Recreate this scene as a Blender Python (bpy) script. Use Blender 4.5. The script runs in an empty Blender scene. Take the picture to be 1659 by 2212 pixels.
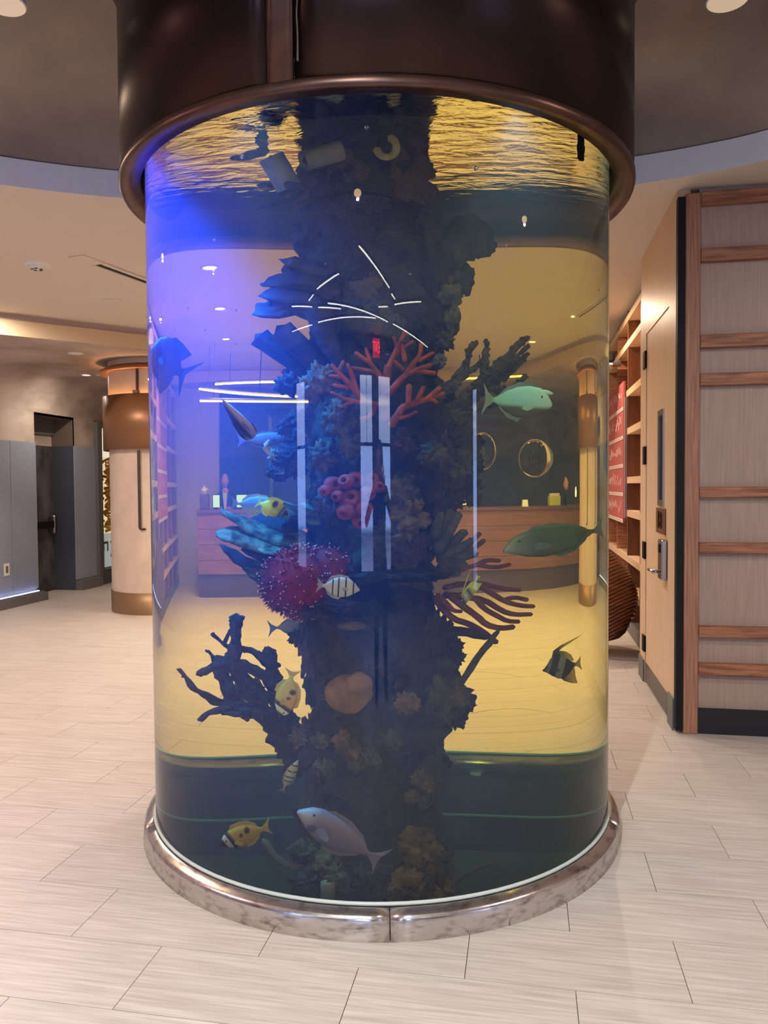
import bpy, bmesh, math, random
from math import sin, cos, pi, sqrt, radians, atan2
from mathutils import Vector, Matrix, noise
from mathutils.geometry import tessellate_polygon
random.seed(7)
S = bpy.context.scene
COL = S.collection

# ---------------------------------------------------------------- camera
# The room's axes are the world's axes and the tank stands on the origin. The camera stands 3.66 m from the tank's axis.
FPX, CX, CY = 1661.0, 829.5, 1106.0
PITCH, ROLL, YAW = radians(-1.93), radians(0.43), radians(10.4)
CS, SN = cos(YAW), sin(YAW)
def level(l, d):                       # (lateral, depth) seen from the tank's axis, along the camera's heading -> world X, Y
    return (l*CS - d*SN, l*SN + d*CS)
CAM = Vector((*level(0.019, -3.66), 1.55))
def ray(px, py):
    u, v = (px-CX)/FPX, -(py-CY)/FPX
    l, up = u*cos(ROLL)+v*sin(ROLL), -u*sin(ROLL)+v*cos(ROLL)
    d, z = cos(PITCH)-up*sin(PITCH), sin(PITCH)+up*cos(PITCH)
    return Vector((*level(l, d), z)).normalized()
cd = bpy.data.cameras.new('camera'); co = bpy.data.objects.new('camera', cd); COL.objects.link(co); S.camera = co
cd.sensor_fit = 'HORIZONTAL'; cd.sensor_width = 36.0; cd.lens = 36.0*FPX/1659.0; cd.clip_start = 0.02; cd.clip_end = 100
fw = ray(CX, CY); rt = (ray(CX+400, CY)-ray(CX-400, CY)).normalized(); upv = rt.cross(fw)
M = Matrix((rt, upv, -fw)).transposed().to_4x4(); M.translation = CAM; co.matrix_world = M

# ---------------------------------------------------------------- world, view, light
w = bpy.data.worlds.new('world'); S.world = w; w.use_nodes = True
w.node_tree.nodes['Background'].inputs[0].default_value = (0.55, 0.6, 0.7, 1); w.node_tree.nodes['Background'].inputs[1].default_value = 0.02
S.view_settings.view_transform = 'Standard'; S.view_settings.look = 'None'; S.view_settings.gamma = 1.0
S.view_settings.use_curve_mapping = False; S.view_settings.exposure = 0.0
cy = S.cycles
cy.max_bounces = 16; cy.diffuse_bounces = 4; cy.glossy_bounces = 5; cy.transmission_bounces = 14; cy.volume_bounces = 1
cy.transparent_max_bounces = 16; cy.sample_clamp_indirect = 4.0; cy.blur_glossy = 0.5
cy.caustics_reflective = False; cy.caustics_refractive = True; cy.use_denoising = True

WARM = (1.0, 0.74, 0.52); SOFT = (1.0, 0.86, 0.74); COOL = (0.86, 0.93, 1.0)
def lamp(kind, name, loc, power, col, aim=None, parent=None, **k):
    d = bpy.data.lights.new(name, kind); d.energy = power; d.color = col
    for a, v in k.items(): setattr(d, a, v)
    o = bpy.data.objects.new(name, d); COL.objects.link(o); o.location = loc
    if aim is not None: o.rotation_euler = (Vector(aim)-Vector(loc)).to_track_quat('-Z', 'Y').to_euler()
    if parent: o.parent = parent; o.matrix_parent_inverse = parent.matrix_world.inverted()
    return o
# (x, y, z, watts, colour, half-spread degrees) of the seen downlights, then of the added ceiling lamps; each gets its fixture further down
DOWN = [(-0.42, 3.12, 3.35, 190, SOFT), (-0.40, 4.60, 3.35, 190, SOFT), (-0.39, 6.22, 3.35, 170, WARM),
        (-2.05, 6.22, 3.35, 170, WARM), (-2.07, 4.50, 3.35, 190, SOFT), (-0.52, 1.95, 3.35, 120, SOFT)]
ADDED_LAMPS = [(-3.6, 0.4, 3.33, 130, WARM), (-3.3, 5.2, 3.33, 240, SOFT), (-3.9, -2.2, 3.33, 205, (1.0, 0.58, 0.58)), (3.2, -1.2, 3.33, 110, (1.0, 0.78, 0.70)),
        (1.2, 4.6, 3.33, 110, WARM), (0.2, -3.2, 3.33, 335, (0.95, 1.0, 0.95)), (-4.6, 3.0, 3.33, 130, (1.0, 0.86, 0.76))]  # unseen ceiling lamps, added to brighten floor, walls and shelves

# ---------------------------------------------------------------- helpers
def lin(c):
    return tuple((x/255/12.92 if x/255 <= 0.04045 else ((x/255+0.055)/1.055)**2.4) for x in c)
def mat(name, rgb, rough=0.5, metal=0.0, var=None, bump=None, rgb2=None, emis=None, spec=None, coat=0.0, coords='Object', per=0.0):
    """var = (scale, (sx, sy, sz), lo, hi): noise between rgb and rgb2; bump = (scale, (sx,sy,sz), strength)"""
    m = bpy.data.materials.new(name); m.use_nodes = True; nt = m.node_tree; b = nt.nodes['Principled BSDF']
    b.inputs['Base Color'].default_value = (*lin(rgb), 1); b.inputs['Roughness'].default_value = rough; b.inputs['Metallic'].default_value = metal
    if spec is not None: b.inputs['Specular IOR Level'].default_value = spec
    if coat: b.inputs['Coat Weight'].default_value = coat; b.inputs['Coat Roughness'].default_value = 0.15
    if emis: b.inputs['Emission Color'].default_value = (*lin(emis[0]), 1); b.inputs['Emission Strength'].default_value = emis[1]
    if var or bump or per:
        tc = nt.nodes.new('ShaderNodeTexCoord')
        def nz(scale, st, det=5.0):
            mp = nt.nodes.new('ShaderNodeMapping'); mp.inputs['Scale'].default_value = st
            nt.links.new(tc.outputs[coords], mp.inputs[0]); n = nt.nodes.new('ShaderNodeTexNoise')
            n.inputs['Scale'].default_value = scale; n.inputs['Detail'].default_value = det; nt.links.new(mp.outputs[0], n.inputs['Vector']); return n, mp
        src = None
        if var:
            n, mp = nz(var[0], var[1]); r = nt.nodes.new('ShaderNodeValToRGB')
            r.color_ramp.elements[0].position = var[2]; r.color_ramp.elements[1].position = var[3]
            r.color_ramp.elements[0].color = (*lin(rgb), 1); r.color_ramp.elements[1].color = (*lin(rgb2 or rgb), 1)
            nt.links.new(n.outputs['Fac'], r.inputs[0]); src = r.outputs[0]
        if per:
            oi = nt.nodes.new('ShaderNodeObjectInfo'); mr = nt.nodes.new('ShaderNodeMapRange')
            mr.inputs['To Min'].default_value = 1-per; mr.inputs['To Max'].default_value = 1+per; nt.links.new(oi.outputs['Random'], mr.inputs['Value'])
            vm = nt.nodes.new('ShaderNodeVectorMath'); vm.operation = 'SCALE'
            if src: nt.links.new(src, vm.inputs[0])
            else: vm.inputs[0].default_value = lin(rgb)
            nt.links.new(mr.outputs[0], vm.inputs['Scale']); src = vm.outputs[0]
            if var:
                cb = nt.nodes.new('ShaderNodeCombineXYZ'); mm = nt.nodes.new('ShaderNodeMath'); mm.operation = 'MULTIPLY'; mm.inputs[1].default_value = 37
                nt.links.new(oi.outputs['Random'], mm.inputs[0]); nt.links.new(mm.outputs[0], cb.inputs[0]); nt.links.new(mm.outputs[0], cb.inputs[2]); nt.links.new(cb.outputs[0], mp.inputs['Location'])
        if src: nt.links.new(src, b.inputs['Base Color'])
        if bump:
            n, _ = nz(bump[0], bump[1]); bp = nt.nodes.new('ShaderNodeBump'); bp.inputs['Strength'].default_value = bump[2]; bp.inputs['Distance'].default_value = 0.02
            nt.links.new(n.outputs['Fac'], bp.inputs['Height']); nt.links.new(bp.outputs[0], b.inputs['Normal'])
    return m
def glow(name, rgb, k):
    m = bpy.data.materials.new(name); m.use_nodes = True; nt = m.node_tree; nt.nodes.remove(nt.nodes['Principled BSDF'])
    e = nt.nodes.new('ShaderNodeEmission'); e.inputs[0].default_value = (*lin(rgb), 1); e.inputs[1].default_value = k
    nt.links.new(e.outputs[0], nt.nodes['Material Output'].inputs[0]); return m
def obj(name, bm, m, parent=None, smooth=False, kind=None, label=None):
    bmesh.ops.recalc_face_normals(bm, faces=bm.faces[:])
    me = bpy.data.meshes.new(name); bm.to_mesh(me); bm.free()
    for x in (m if isinstance(m, (list, tuple)) else [m]): me.materials.append(x)
    if smooth: me.shade_smooth()
    o = bpy.data.objects.new(name, me); COL.objects.link(o)
    if parent: o.parent = parent
    if kind: o['kind'] = kind
    if label: o['label'] = label
    return o
def thing(name, label, cat, loc=(0, 0, 0), rz=0, group=None):
    o = bpy.data.objects.new(name, None); COL.objects.link(o); o.location = loc; o.rotation_euler = (0, 0, rz); o.empty_display_size = .1
    return tag(o, label, cat, group)
def tag(o, label, cat, group=None):
    o['label'] = label; o['category'] = cat
    if group: o['group'] = group
    return o
def dup(o, parent=None):
    c = o.copy(); COL.objects.link(c)
    if parent: c.parent = parent
    for ch in o.children:
        if ch.type == 'LIGHT': continue
        dup(ch, c)
    return c
def B(): return bmesh.new()
def box(bm, x0, x1, y0, y1, z0, z1):
    v = [bm.verts.new((x, y, z)) for x in (x0, x1) for y in (y0, y1) for z in (z0, z1)]
    for f in ((0, 1, 3, 2), (4, 6, 7, 5), (0, 4, 5, 1), (2, 3, 7, 6), (0, 2, 6, 4), (1, 5, 7, 3)): bm.faces.new([v[i] for i in f])
    return bm
def bevel(bm, w, seg=1):
    bmesh.ops.bevel(bm, geom=bm.edges[:], offset=w, segments=seg, affect='EDGES', profile=0.6); return bm
def lathe(bm, prof, n=64, a0=0.0, a1=2*pi, c=(0, 0), close=False):
    full = abs(a1-a0) > 2*pi-1e-6; rings = []
    for i in range(n if full else n+1):
        a = a0+(a1-a0)*i/n
        rings.append([bm.verts.new((c[0]+r*cos(a), c[1]+r*sin(a), z)) for r, z in prof])
    m = len(prof); cnt = n
    for i in range(cnt):
        A, Bq = rings[i], rings[(i+1) % len(rings)]
        for j in range(m if close else m-1):
            k = (j+1) % m
            if (A[j].co-Bq[j].co).length < 1e-7 and (A[k].co-Bq[k].co).length < 1e-7: continue
            bm.faces.new((A[j], Bq[j], Bq[k], A[k]))
    if not full and close:
        bm.faces.new(rings[0]); bm.faces.new(rings[-1][::-1])
    return bm
def sweep(bm, pts, rad, n=8, flat=1.0, wob=0.0, seed=0.0, up=None, cap=True, freq=14.0):
    """a tube along pts; flat squeezes it across `up`"""
    pts = [Vector(p) for p in pts]; rings = []
    if len(pts) > 2:                                   # smooth the polyline once
        q, rr = [pts[0]], [rad[0]]
        for i in range(len(pts)-1):
            a, b = pts[i], pts[i+1]; q += [a.lerp(b, .25), a.lerp(b, .75)]; rr += [rad[i]*.75+rad[i+1]*.25, rad[i]*.25+rad[i+1]*.75]
        q.append(pts[-1]); rr.append(rad[-1]); pts, rad = q, rr
    ref = Vector(up) if up else Vector((0.13, 0.2, 0.97))
    for i, p in enumerate(pts):
        t = (pts[min(i+1, len(pts)-1)]-pts[max(i-1, 0)]).normalized()
        s = t.cross(ref)
        if s.length < 1e-3: s = t.cross(Vector((1, 0, 0)))
        s.normalize(); u = s.cross(t).normalized(); ring = []
        for k in range(n):
            a = 2*pi*k/n; d = s*cos(a)+u*(sin(a)*flat)
            r = rad[i]*(1+wob*noise.noise((p+d*rad[i])*freq+Vector((seed, seed*2, 0)))*2)
            ring.append(bm.verts.new(p+d*r))
        rings.append(ring)
    for A, Bq in zip(rings, rings[1:]):
        for k in range(n): bm.faces.new((A[k], A[(k+1) % n], Bq[(k+1) % n], Bq[k]))
    if cap:
        for ring, sgn, p, q in ((rings[0], -1, pts[0], pts[1]), (rings[-1], 1, pts[-1], pts[-2])):
            r = (ring[0].co-p).length; tip = bm.verts.new(p+(p-q).normalized()*r*.7)
            for k in range(n): bm.faces.new((ring[k], ring[(k+1) % n], tip))
    return bm
def blob(bm, c, r, nz=0.25, seed=0.0, sub=3, freq=1.0, rot=None):
    v = bmesh.ops.create_icosphere(bm, subdivisions=sub, radius=1.0)['verts']; c = Vector(c)
    for p in v:
        d = p.co.normalized(); k = 1+nz*noise.fractal(d*1.6*freq+Vector((seed*3.1, seed, -seed)), 1.0, 2.0, 4)
        q = Vector((d.x*r[0], d.y*r[1], d.z*r[2]))*k
        p.co = c+(rot @ q if rot else q)
    return bm
def solid(bm, outline, th, f):
    """a plate with thickness th from a 2-D outline; f maps (a, b, side) to a point"""
    top = [bm.verts.new(f(a, b, th/2)) for a, b in outline]; bot = [bm.verts.new(f(a, b, -th/2)) for a, b in outline]
    tris = tessellate_polygon([[Vector((a, b, 0)) for a, b in outline]])
    for t in tris:
        bm.faces.new([top[i] for i in t]); bm.faces.new([bot[i] for i in t[::-1]])
    n = len(outline)
    for i in range(n): bm.faces.new((top[i], top[(i+1) % n], bot[(i+1) % n], bot[i]))
    return bm

# where a thing standing in the water appears: the ray bends at the acrylic, then runs on to the depth q (metres behind the tank's axis)
R_TANK, IOR, Z_WATER, Z_HOOD = 1.046, 1.335, 3.0, 2.834
HEAD = Vector((-SN, CS, 0)); SIDE = Vector((CS, SN, 0))
def W(px, py, q=0.0):
    d = ray(px, py); a = d.x*d.x+d.y*d.y; b = CAM.x*d.x+CAM.y*d.y; c = CAM.x**2+CAM.y**2-R_TANK**2
    t = (-b-sqrt(max(b*b-a*c, 0)))/a; p = CAM+d*t; n = Vector((p.x, p.y, 0)).normalized()
    ci = -d.dot(n); e = 1/IOR; r = d*e+n*(e*ci-sqrt(1-e*e*(1-ci*ci)))
    return p+r*((q-p.dot(HEAD))/r.dot(HEAD))
def PX(px, n=1.0): return px/FPX*3.5*n     # metres spanned by px pixels near the tank's axis

# ---------------------------------------------------------------- materials
ceil_m = mat('ceiling_paint', (212, 200, 184), .85)
fascia_m = mat('fascia_paint', (232, 230, 228), .8)
beige_m = mat('fascia_beige', (200, 176, 140), .8)
plaster_m = mat('mottled_plaster', (196, 180, 166), .7, var=(1.4, (1, 1, 2.5), .35, .7), rgb2=(146, 130, 117), bump=(5, (1, 1, 3), .15))
dome_m = mat('dome_plaster', (142, 126, 112), .30, var=(1.3, (1, 1, 1.6), .3, .75), rgb2=(96, 85, 80), bump=(9, (1.6, 1.6, .4), .12), spec=.6)
wall_m = mat('wall_paint', (190, 182, 170), .85)
wain_m = mat('wainscot_fabric', (148, 155, 170), .8, var=(40, (1, 1, 1), .3, .7), rgb2=(134, 141, 157), bump=(60, (1, 1, 1), .1))
shadewain_m = mat('shaded_fabric', (66, 70, 80), .8)  # wainscot fabric darkened for the shade in the door recess
grey_m = mat('grey_skirting', (104, 102, 100), .55)
tile_m = mat('floor_tile', (208, 199, 190), .40, var=(8, (.5, 11, 1), .3, .72), rgb2=(178, 166, 156), per=.02, bump=(9, (.6, 14, 1), .03))
grout_m = mat('floor_grout', (168, 154, 144), .9)
wood_m = mat('light_veneer', (216, 186, 154), .45, var=(9, (7, 7, .35), .3, .7), rgb2=(202, 168, 132))
panelveneer_m = mat('grey_veneer', (172, 148, 132), .5, var=(16, (7, 7, .25), .3, .7), rgb2=(158, 134, 118))
batten_m = mat('batten_wood', (178, 120, 82), .5, var=(6, (.8, 8, 10), .3, .65), rgb2=(120, 72, 46))
post_m = mat('post_wood', (178, 128, 98), .5, var=(6, (14, 14, .6), .3, .65), rgb2=(138, 92, 68))
walnut_m = mat('dark_shelf', (120, 72, 46), .6, var=(7, (5, 5, .6), .3, .7), rgb2=(84, 48, 30))
black_m = mat('black_metal', (14, 14, 15), .6, spec=.25)
blackbase_m = mat('black_skirting', (18, 17, 18), .6)
steel_m = mat('brushed_steel', (170, 168, 166), .25, 1.0)
bronze_m = mat('hood_bronze', (58, 42, 37), .30, .9, var=(3, (1, 1, .5), .3, .7), rgb2=(42, 32, 30), bump=(40, (1, 1, 14), .02))
rim_m = mat('rim_bronze', (96, 68, 58), .34, .8, var=(8, (1, 1, 2), .3, .7), rgb2=(74, 54, 48))
collar_m = mat('collar_bronze', (150, 106, 72), .4, .5)
ring_m = mat('base_ring_metal', (206, 200, 197), .22, .95, var=(18, (1, 1, 3), .5, .85), rgb2=(96, 88, 84), bump=(50, (1, 1, 1), .03))
bead_m = mat('silicone_bead', (190, 196, 188), .4)
column_m = mat('column_plaster', (218, 196, 174), .6, var=(5, (1, 1, 1), .3, .7), rgb2=(200, 178, 156))
colbase_m = mat('column_base_metal', (150, 118, 84), .4, .5)
white_m = mat('white_plastic', (225, 222, 214), .5)

# ================================================================= SETTING
# floor: a slab with a round opening for the tank, its tiles in running bond
HOLE = 1.06
XL, XR, YB, YF = -6.05, 5.0, -7.5, 13.5
bm = B(); circ = [(HOLE*cos(2*pi*i/48), HOLE*sin(2*pi*i/48)) for i in range(48)]
outer = [(XL-.5, YB-.5), (XR+.5, YB-.5), (XR+.5, YF+.5), (XL-.5, YF+.5)]
def holed(bm, outer, hole, z):
    pts = [Vector((*p, 0)) for p in outer]+[Vector((*p, 0)) for p in hole]
    vs = [bm.verts.new((p.x, p.y, z)) for p in pts]
    for t in tessellate_polygon([pts[:len(outer)], pts[len(outer):]]): bm.faces.new([vs[i] for i in t])
    return bm
holed(bm, outer, circ, -.012)
floor = obj('floor', bm, grout_m, kind='structure')
TW, TL, GAP = .32, .68, .0013
tiles = []
row = 0
for r in range(-24, 43):
    y0 = .055+TW*r
    off = .15 if r % 2 else .49
    for k in range(-12, 9):
        x0 = off+TL*k
        if x0+TL < XL-.4 or x0 > XR or y0+TW < YB or y0 > YF: continue
        if x0 > 1.55 and y0 > 1.35: continue
        tiles.append((x0, y0))
def vis(x0, y0):
    c = Vector((x0+TL/2-CAM.x, y0+TW/2-CAM.y, 0)); d = c.dot(HEAD); l = c.dot(SIDE)
    return d if d > 1.2 and abs(l) < d*.56+.6 else None
tiles.sort(key=lambda t: vis(*t) if vis(*t) else 1e3+abs(t[1]))
bm = box(B(), GAP, TL-GAP, GAP, TW-GAP, -.014, 0)
tile_mesh = None; rest = B(); made = 0
def clip(x0, y0):
    """pieces of a tile that the round tank cuts: left and right of the circle"""
    ys = [y0+GAP+(TW-2*GAP)*i/8 for i in range(9)]; out = []
    hw = [sqrt(max(HOLE**2-y*y, 0)) for y in ys]
    for s in (-1, 1):
        arc = [(s*h, y) for h, y in zip(hw, ys)]
        lo, hi = x0+GAP, x0+TL-GAP
        pts = [(min(max(x, lo), hi), y) for x, y in arc]
        ed = lo if s < 0 else hi
        if max(abs(x-ed) for x, y in pts) < .004: continue
        out.append(pts+[(ed, ys[-1]), (ed, ys[0])])
    return out
for x0, y0 in tiles:
    far = max(abs(x) for x in (x0, x0+TL))**2+max(abs(y) for y in (y0, y0+TW))**2
    nx = min(max(0, x0), x0+TL); ny = min(max(0, y0), y0+TW)
    if far < HOLE**2: continue
    if nx*nx+ny*ny < HOLE**2:
        for pc in clip(x0, y0):
            cl = [p for i, p in enumerate(pc) if (Vector(p)-Vector(pc[i-1])).length > 1e-5]
            if len(cl) < 3: continue
            b2 = B(); solid(b2, cl, .014, lambda a, b, t: (a, b, t-.007)); obj('floor_tile', b2, tile_m, floor); made += 1
        continue
    if made < 300:
        if tile_mesh is None:
            t = obj('floor_tile', bm, tile_m, floor); tile_mesh = t.data
        else:
            t = bpy.data.objects.new('floor_tile', tile_mesh); COL.objects.link(t); t.parent = floor
        t.location = (x0, y0, 0); made += 1
    else: box(rest, x0+GAP, x0+TL-GAP, y0+GAP, y0+TW-GAP, -.014, 0)
obj('far_floor_tiles', rest, tile_m, floor, kind='stuff')

# main ceiling with its oval opening, the grey fascia round the opening and the dark plaster dome above
ZC, ZL = 3.35, 3.12
ctrl = [(-2.37, .53), (-1.76, .88), (-.9, 1.2), (.1, 1.4), (.75, 1.4), (1.3, 1.29), (1.654, 1.207), (2.012, 1.065), (2.5, .72), (2.8, .15), (2.75, -.55), (2.3, -1.2), (1.2, -1.75), (-.2, -1.95), (-1.6, -1.7), (-2.6, -1.1), (-2.95, -.4), (-2.75, .15)]
def spline(c, m=6):
    out = []; n = len(c)
    for i in range(n):
        p0, p1, p2, p3 = (Vector(c[(i+k) % n]) for k in (-1, 0, 1, 2))
        for j in range(m):
            t = j/m; out.append(tuple(.5*((2*p1)+(p2-p0)*t+(2*p0-5*p1+4*p2-p3)*t*t+(3*p1-p0-3*p2+p3)*t**3)))
    return out
oval = spline(ctrl)
step = [(-6.05, 1.75), (-5.3, 2.65), (-4.588, 3.481), (-4.05, 4.05), (-3.563, 4.588), (-3.1, 5.35), (-2.75, 6.4), (-2.6, 7.5), (-2.5, 8.35), (1.9, 8.35)]
outer = [(XL, YB), (XR, YB), (XR, 1.6), (1.9, 1.6)]+step[::-1]
ceiling = obj('ceiling', holed(B(), outer, oval, ZC), ceil_m, kind='structure')
def wallstrip(bm, pts, z0, z1, closed=False, th=0.0):
    n = len(pts)
    for i in range(n if closed else n-1):
        a, b = pts[i], pts[(i+1) % n]
        v = [bm.verts.new((a[0], a[1], z0)), bm.verts.new((b[0], b[1], z0)), bm.verts.new((b[0], b[1], z1)), bm.verts.new((a[0], a[1], z1))]; bm.faces.new(v)
    bmesh.ops.remove_doubles(bm, verts=bm.verts[:], dist=1e-5)
    return bm
obj('trim_1', wallstrip(B(), oval, ZC, ZC+.165, True), fascia_m, kind='structure')
bm = B(); rings = []
RH = 1.147
for j in range(15):
    t = j/14; ring = []
    for x, y in oval:
        a = atan2(y, x); r0 = sqrt(x*x+y*y)+.015; r = r0+(RH+.07-r0)*t; z = ZC+.165+.40*sin(min(1, t*1.05)*pi/2)**.9
        ring.append(bm.verts.new((r*cos(a), r*sin(a), z)))
    rings.append(ring)
for A, Q in zip(rings, rings[1:]):
    for i in range(len(A)): bm.faces.new((A[i], A[(i+1) % len(A)], Q[(i+1) % len(A)], Q[i]))
obj('ceiling_dome', bm, dome_m, smooth=True, kind='structure')
# stepped edge to the lower plaster ceiling
bm = B(); wallstrip(bm, step, ZC-.075, ZC); obj('trim_2', bm, mat('reveal_paint', (196, 172, 156), .8), kind='structure')
inn = [(x+.03, y-.03) for x, y in step]
bm = B(); wallstrip(bm, inn, ZL, ZC-.07); obj('trim_3', bm, beige_m, kind='structure')
bm = B()
for (a, b), (c, d) in zip(zip(step, step[1:]), zip(inn, inn[1:])):
    bm.faces.new([bm.verts.new((*p, ZC-.075)) for p in (a, b, d, c)])
obj('trim_4', bm, beige_m, kind='structure')
# lower ceiling, rounded down into the far and side walls
bm = B(); pts = [(-6.05+.5, 1.75)]+[(x+.03, y-.03) for x, y in step[1:]]+[(1.9, YF), (-5.55, YF)]
vs = [bm.verts.new((*p, ZL)) for p in pts]
for t in tessellate_polygon([[Vector((*p, 0)) for p in pts]]): bm.faces.new([vs[i] for i in t])
obj('ceiling_lower', bm, plaster_m, kind='structure')
bm = B(); prof = [(.5*(1-sin(a))-6.05, ZL-.5*(1-cos(a))) for a in [i*pi/16 for i in range(9)]]
prev = None
for y in (1.75, 13.5):
    cur = [bm.verts.new((x, y, z)) for x, z in prof]
    if prev: [bm.faces.new((prev[i], prev[i+1], cur[i+1], cur[i])) for i in range(8)]
    prev = cur
obj('trim_5', bm, plaster_m, smooth=True, kind='structure')

# left wall: plaster above, fabric wainscot below, a recessed door, a lit display window
ZW = 2.19
bm = B(); F = lambda *p: bm.faces.new([bm.verts.new(q) for q in p])
XW = XL
def quadx(bm, x, y0, y1, z0, z1): bm.faces.new([bm.verts.new(q) for q in ((x, y0, z0), (x, y1, z0), (x, y1, z1), (x, y0, z1))])
quadx(bm, XW, YB, 6.10, 0, ZC); quadx(bm, XW, 6.10, 7.03, 2.587, ZC); quadx(bm, XW, 7.03, 7.62, 0, ZC); quadx(bm, XW, 7.62, 9.4, 2.62, ZC); quadx(bm, XW, 9.4, YF, 0, ZC); quadx(bm, XW, 7.62, 9.4, 0, .2)
wl = obj('wall_left', bm, plaster_m, kind='structure')
def wpanel(y0, y1, z0=.16, z1=ZW, x=XW, t=.02, m=wain_m, p=wl):
    return obj('wainscot_panel', box(B(), x, x+t, y0+.004, y1-.004, z0, z1), m, p)
y = 5.55
wpanel(5.55, 6.10)
for k in range(11): wpanel(5.55-1.2*(k+1), 5.55-1.2*k)
wpanel(7.03, 7.60)
wpanel(9.45, 10.8); wpanel(10.8, 12.1); wpanel(12.1, 13.45)
# door recess
bm = B(); box(bm, -6.42, XW, 7.03, 7.06, 0, ZW); obj('door_reveal', bm, shadewain_m, wl)
bm = B(); box(bm, -6.42, XW, 7.03, 7.06, ZW, 2.587); box(bm, -6.42, XW, 6.1, 7.06, 2.587, 2.62); obj('door_reveal', bm, mat('shaded_plaster', (104, 90, 80), .8), wl)  # wall plaster painted darker for the recess's shade
door3 = thing('door_1', 'grey plaster-faced exit door with a push bar, set back in the fabric wall', 'door'); door3['kind'] = 'structure'
doorpl_m = mat('door_face', (92, 88, 88), .6, var=(3, (1, 1, .7), .35, .62), rgb2=(48, 42, 42))
obj('leaf', box(B(), -6.46, -6.40, 6.02, 7.02, .02, ZW), doorpl_m, door3); obj('upper_leaf', box(B(), -6.46, -6.40, 6.02, 7.02, ZW, 2.36), plaster_m, door3)
obj('door_head', box(B(), -6.42, -6.36, 6.05, 7.03, 2.36, 2.587), grey_m, door3)
pb = obj('push_bar', box(B(), -6.36, -6.31, 6.1, 6.97, .96, 1.06), black_m, door3)
obj('bar_end', bevel(box(B(), -6.40, -6.30, 6.9, 6.99, .87, 1.15), .02), steel_m, pb)
# skirting
bm = B(); box(bm, XW, XW+.17, YB, 6.09, 0, .115); obj('baseboard_left', bm, grey_m, kind='structure')
bm = B(); box(bm, XW, XW+.12, 7.03, 7.60, 0, .15); obj('baseboard_left', bm, grey_m, kind='structure')
bm = B(); box(bm, XW-.02, XW+.05, 7.60, 9.45, 0, .15); obj('baseboard_left', bm, grey_m, kind='structure')
ledm = glow('strip_led', (170, 195, 255), 9)
t = thing('strip_light', 'thin bluish LED strip along the foot of the grey fabric wall', 'light', (XW+.06, 4.0, .12))
obj('channel', box(B(), -.03, .06, -1.4, 2.08, -.004, .004), grey_m, t); obj('led_strip', box(B(), -.025, -.005, -1.38, 2.06, .005, .012), ledm, t)
# display window
win = thing('window_4', 'lit display window with gold tiles in the far side wall', 'window'); win['kind'] = 'structure'
fr = B(); box(fr, XW-.03, XW+.07, 7.60, 7.73, .15, 2.60); box(fr, XW-.03, XW+.07, 9.33, 9.43, .15, 2.60); box(fr, XW-.03, XW+.05, 7.73, 9.33, 2.52, 2.62); box(fr, XW-.03, XW+.05, 7.73, 9.33, .15, .24); obj('window_frame', fr, grey_m, win)
obj('light_box', box(B(), XW-.45, XW-.43, 7.6, 9.45, .2, 2.62), glow('lightbox', (255, 226, 180), .8), win)
obj('niche_lining', box(B(), XW-.45, XW-.03, 9.36, 9.44, .2, 2.62), white_m, win)
gold_m = mat('gold_tile', (226, 178, 88), .35, .45)
bm = B(); bevel(box(bm, -.004, .004, -.085, .085, -.026, .026), .004); base = obj('gold_tile', bm, gold_m, win); base.location = (XW-.2, 7.86, 2.0)
for i in range(26):
    for j in range(8):
        if i == 0 and j == 0: continue
        c = bpy.data.objects.new('gold_tile', base.data); COL.objects.link(c); c.parent = win
        c.location = (XW-.2+.03*((i*3+j) % 3-1), 7.86+j*.19+.05*(i % 2), 2.02-i*.047); c.rotation_euler = (.5*sin(i*1.7+j), .6*sin(i*2.3+j*1.1), .35*cos(i+j*2.0))
obj('white_shade', box(B(), XW-.3, XW-.28, 7.7, 9.4, 2.08, 2.5), mat('white_shade', (240, 236, 226), .6, emis=((255, 244, 230), .7)), win)
obj('frosted_panel', box(B(), XW-.12, XW-.11, 7.73, 9.33, .24, .80), mat('frosted_pane', (206, 216, 214), .4, emis=((215, 226, 222), .35)), win)
for i, (ch, yy, zz) in enumerate((('K', 7.80, .62), ('E', 8.15, .60), ('N', 8.5, .6))):
    cu = bpy.data.curves.new('letter', 'FONT'); cu.body = ch; cu.size = .42; cu.extrude = .002; tmp = bpy.data.objects.new('tmp', cu); COL.objects.link(tmp)
    me = bpy.data.meshes.new_from_object(tmp.evaluated_get(bpy.context.evaluated_depsgraph_get())); bpy.data.objects.remove(tmp)
    me.materials.append(mat('letter_grey', (150, 140, 128), .6)); lo = bpy.data.objects.new('printed_letter', me); COL.objects.link(lo); lo.parent = win
    lo.matrix_local = Matrix.Translation((XW-.104, yy+.02, zz)) @ Matrix(((0, 0, 1, 0), (0, -1, 0, 0), (1, 0, 0, 0), (0, 0, 0, 1))) @ Matrix.Rotation(pi, 4, 'Z') @ Matrix.Translation((-.1, -.3, 0))
# wall outlet
t = thing('wall_outlet', 'white socket plate low on the grey fabric wall', 'outlet', (XW+.022, 5.42, .49))
obj('plate', bevel(box(B(), 0, .008, -.055, .055, -.08, .08), .003), white_m, t); obj('socket', box(B(), .008, .012, -.022, .022, -.045, .045), mat('socket', (110, 96, 80), .5), t)

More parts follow.
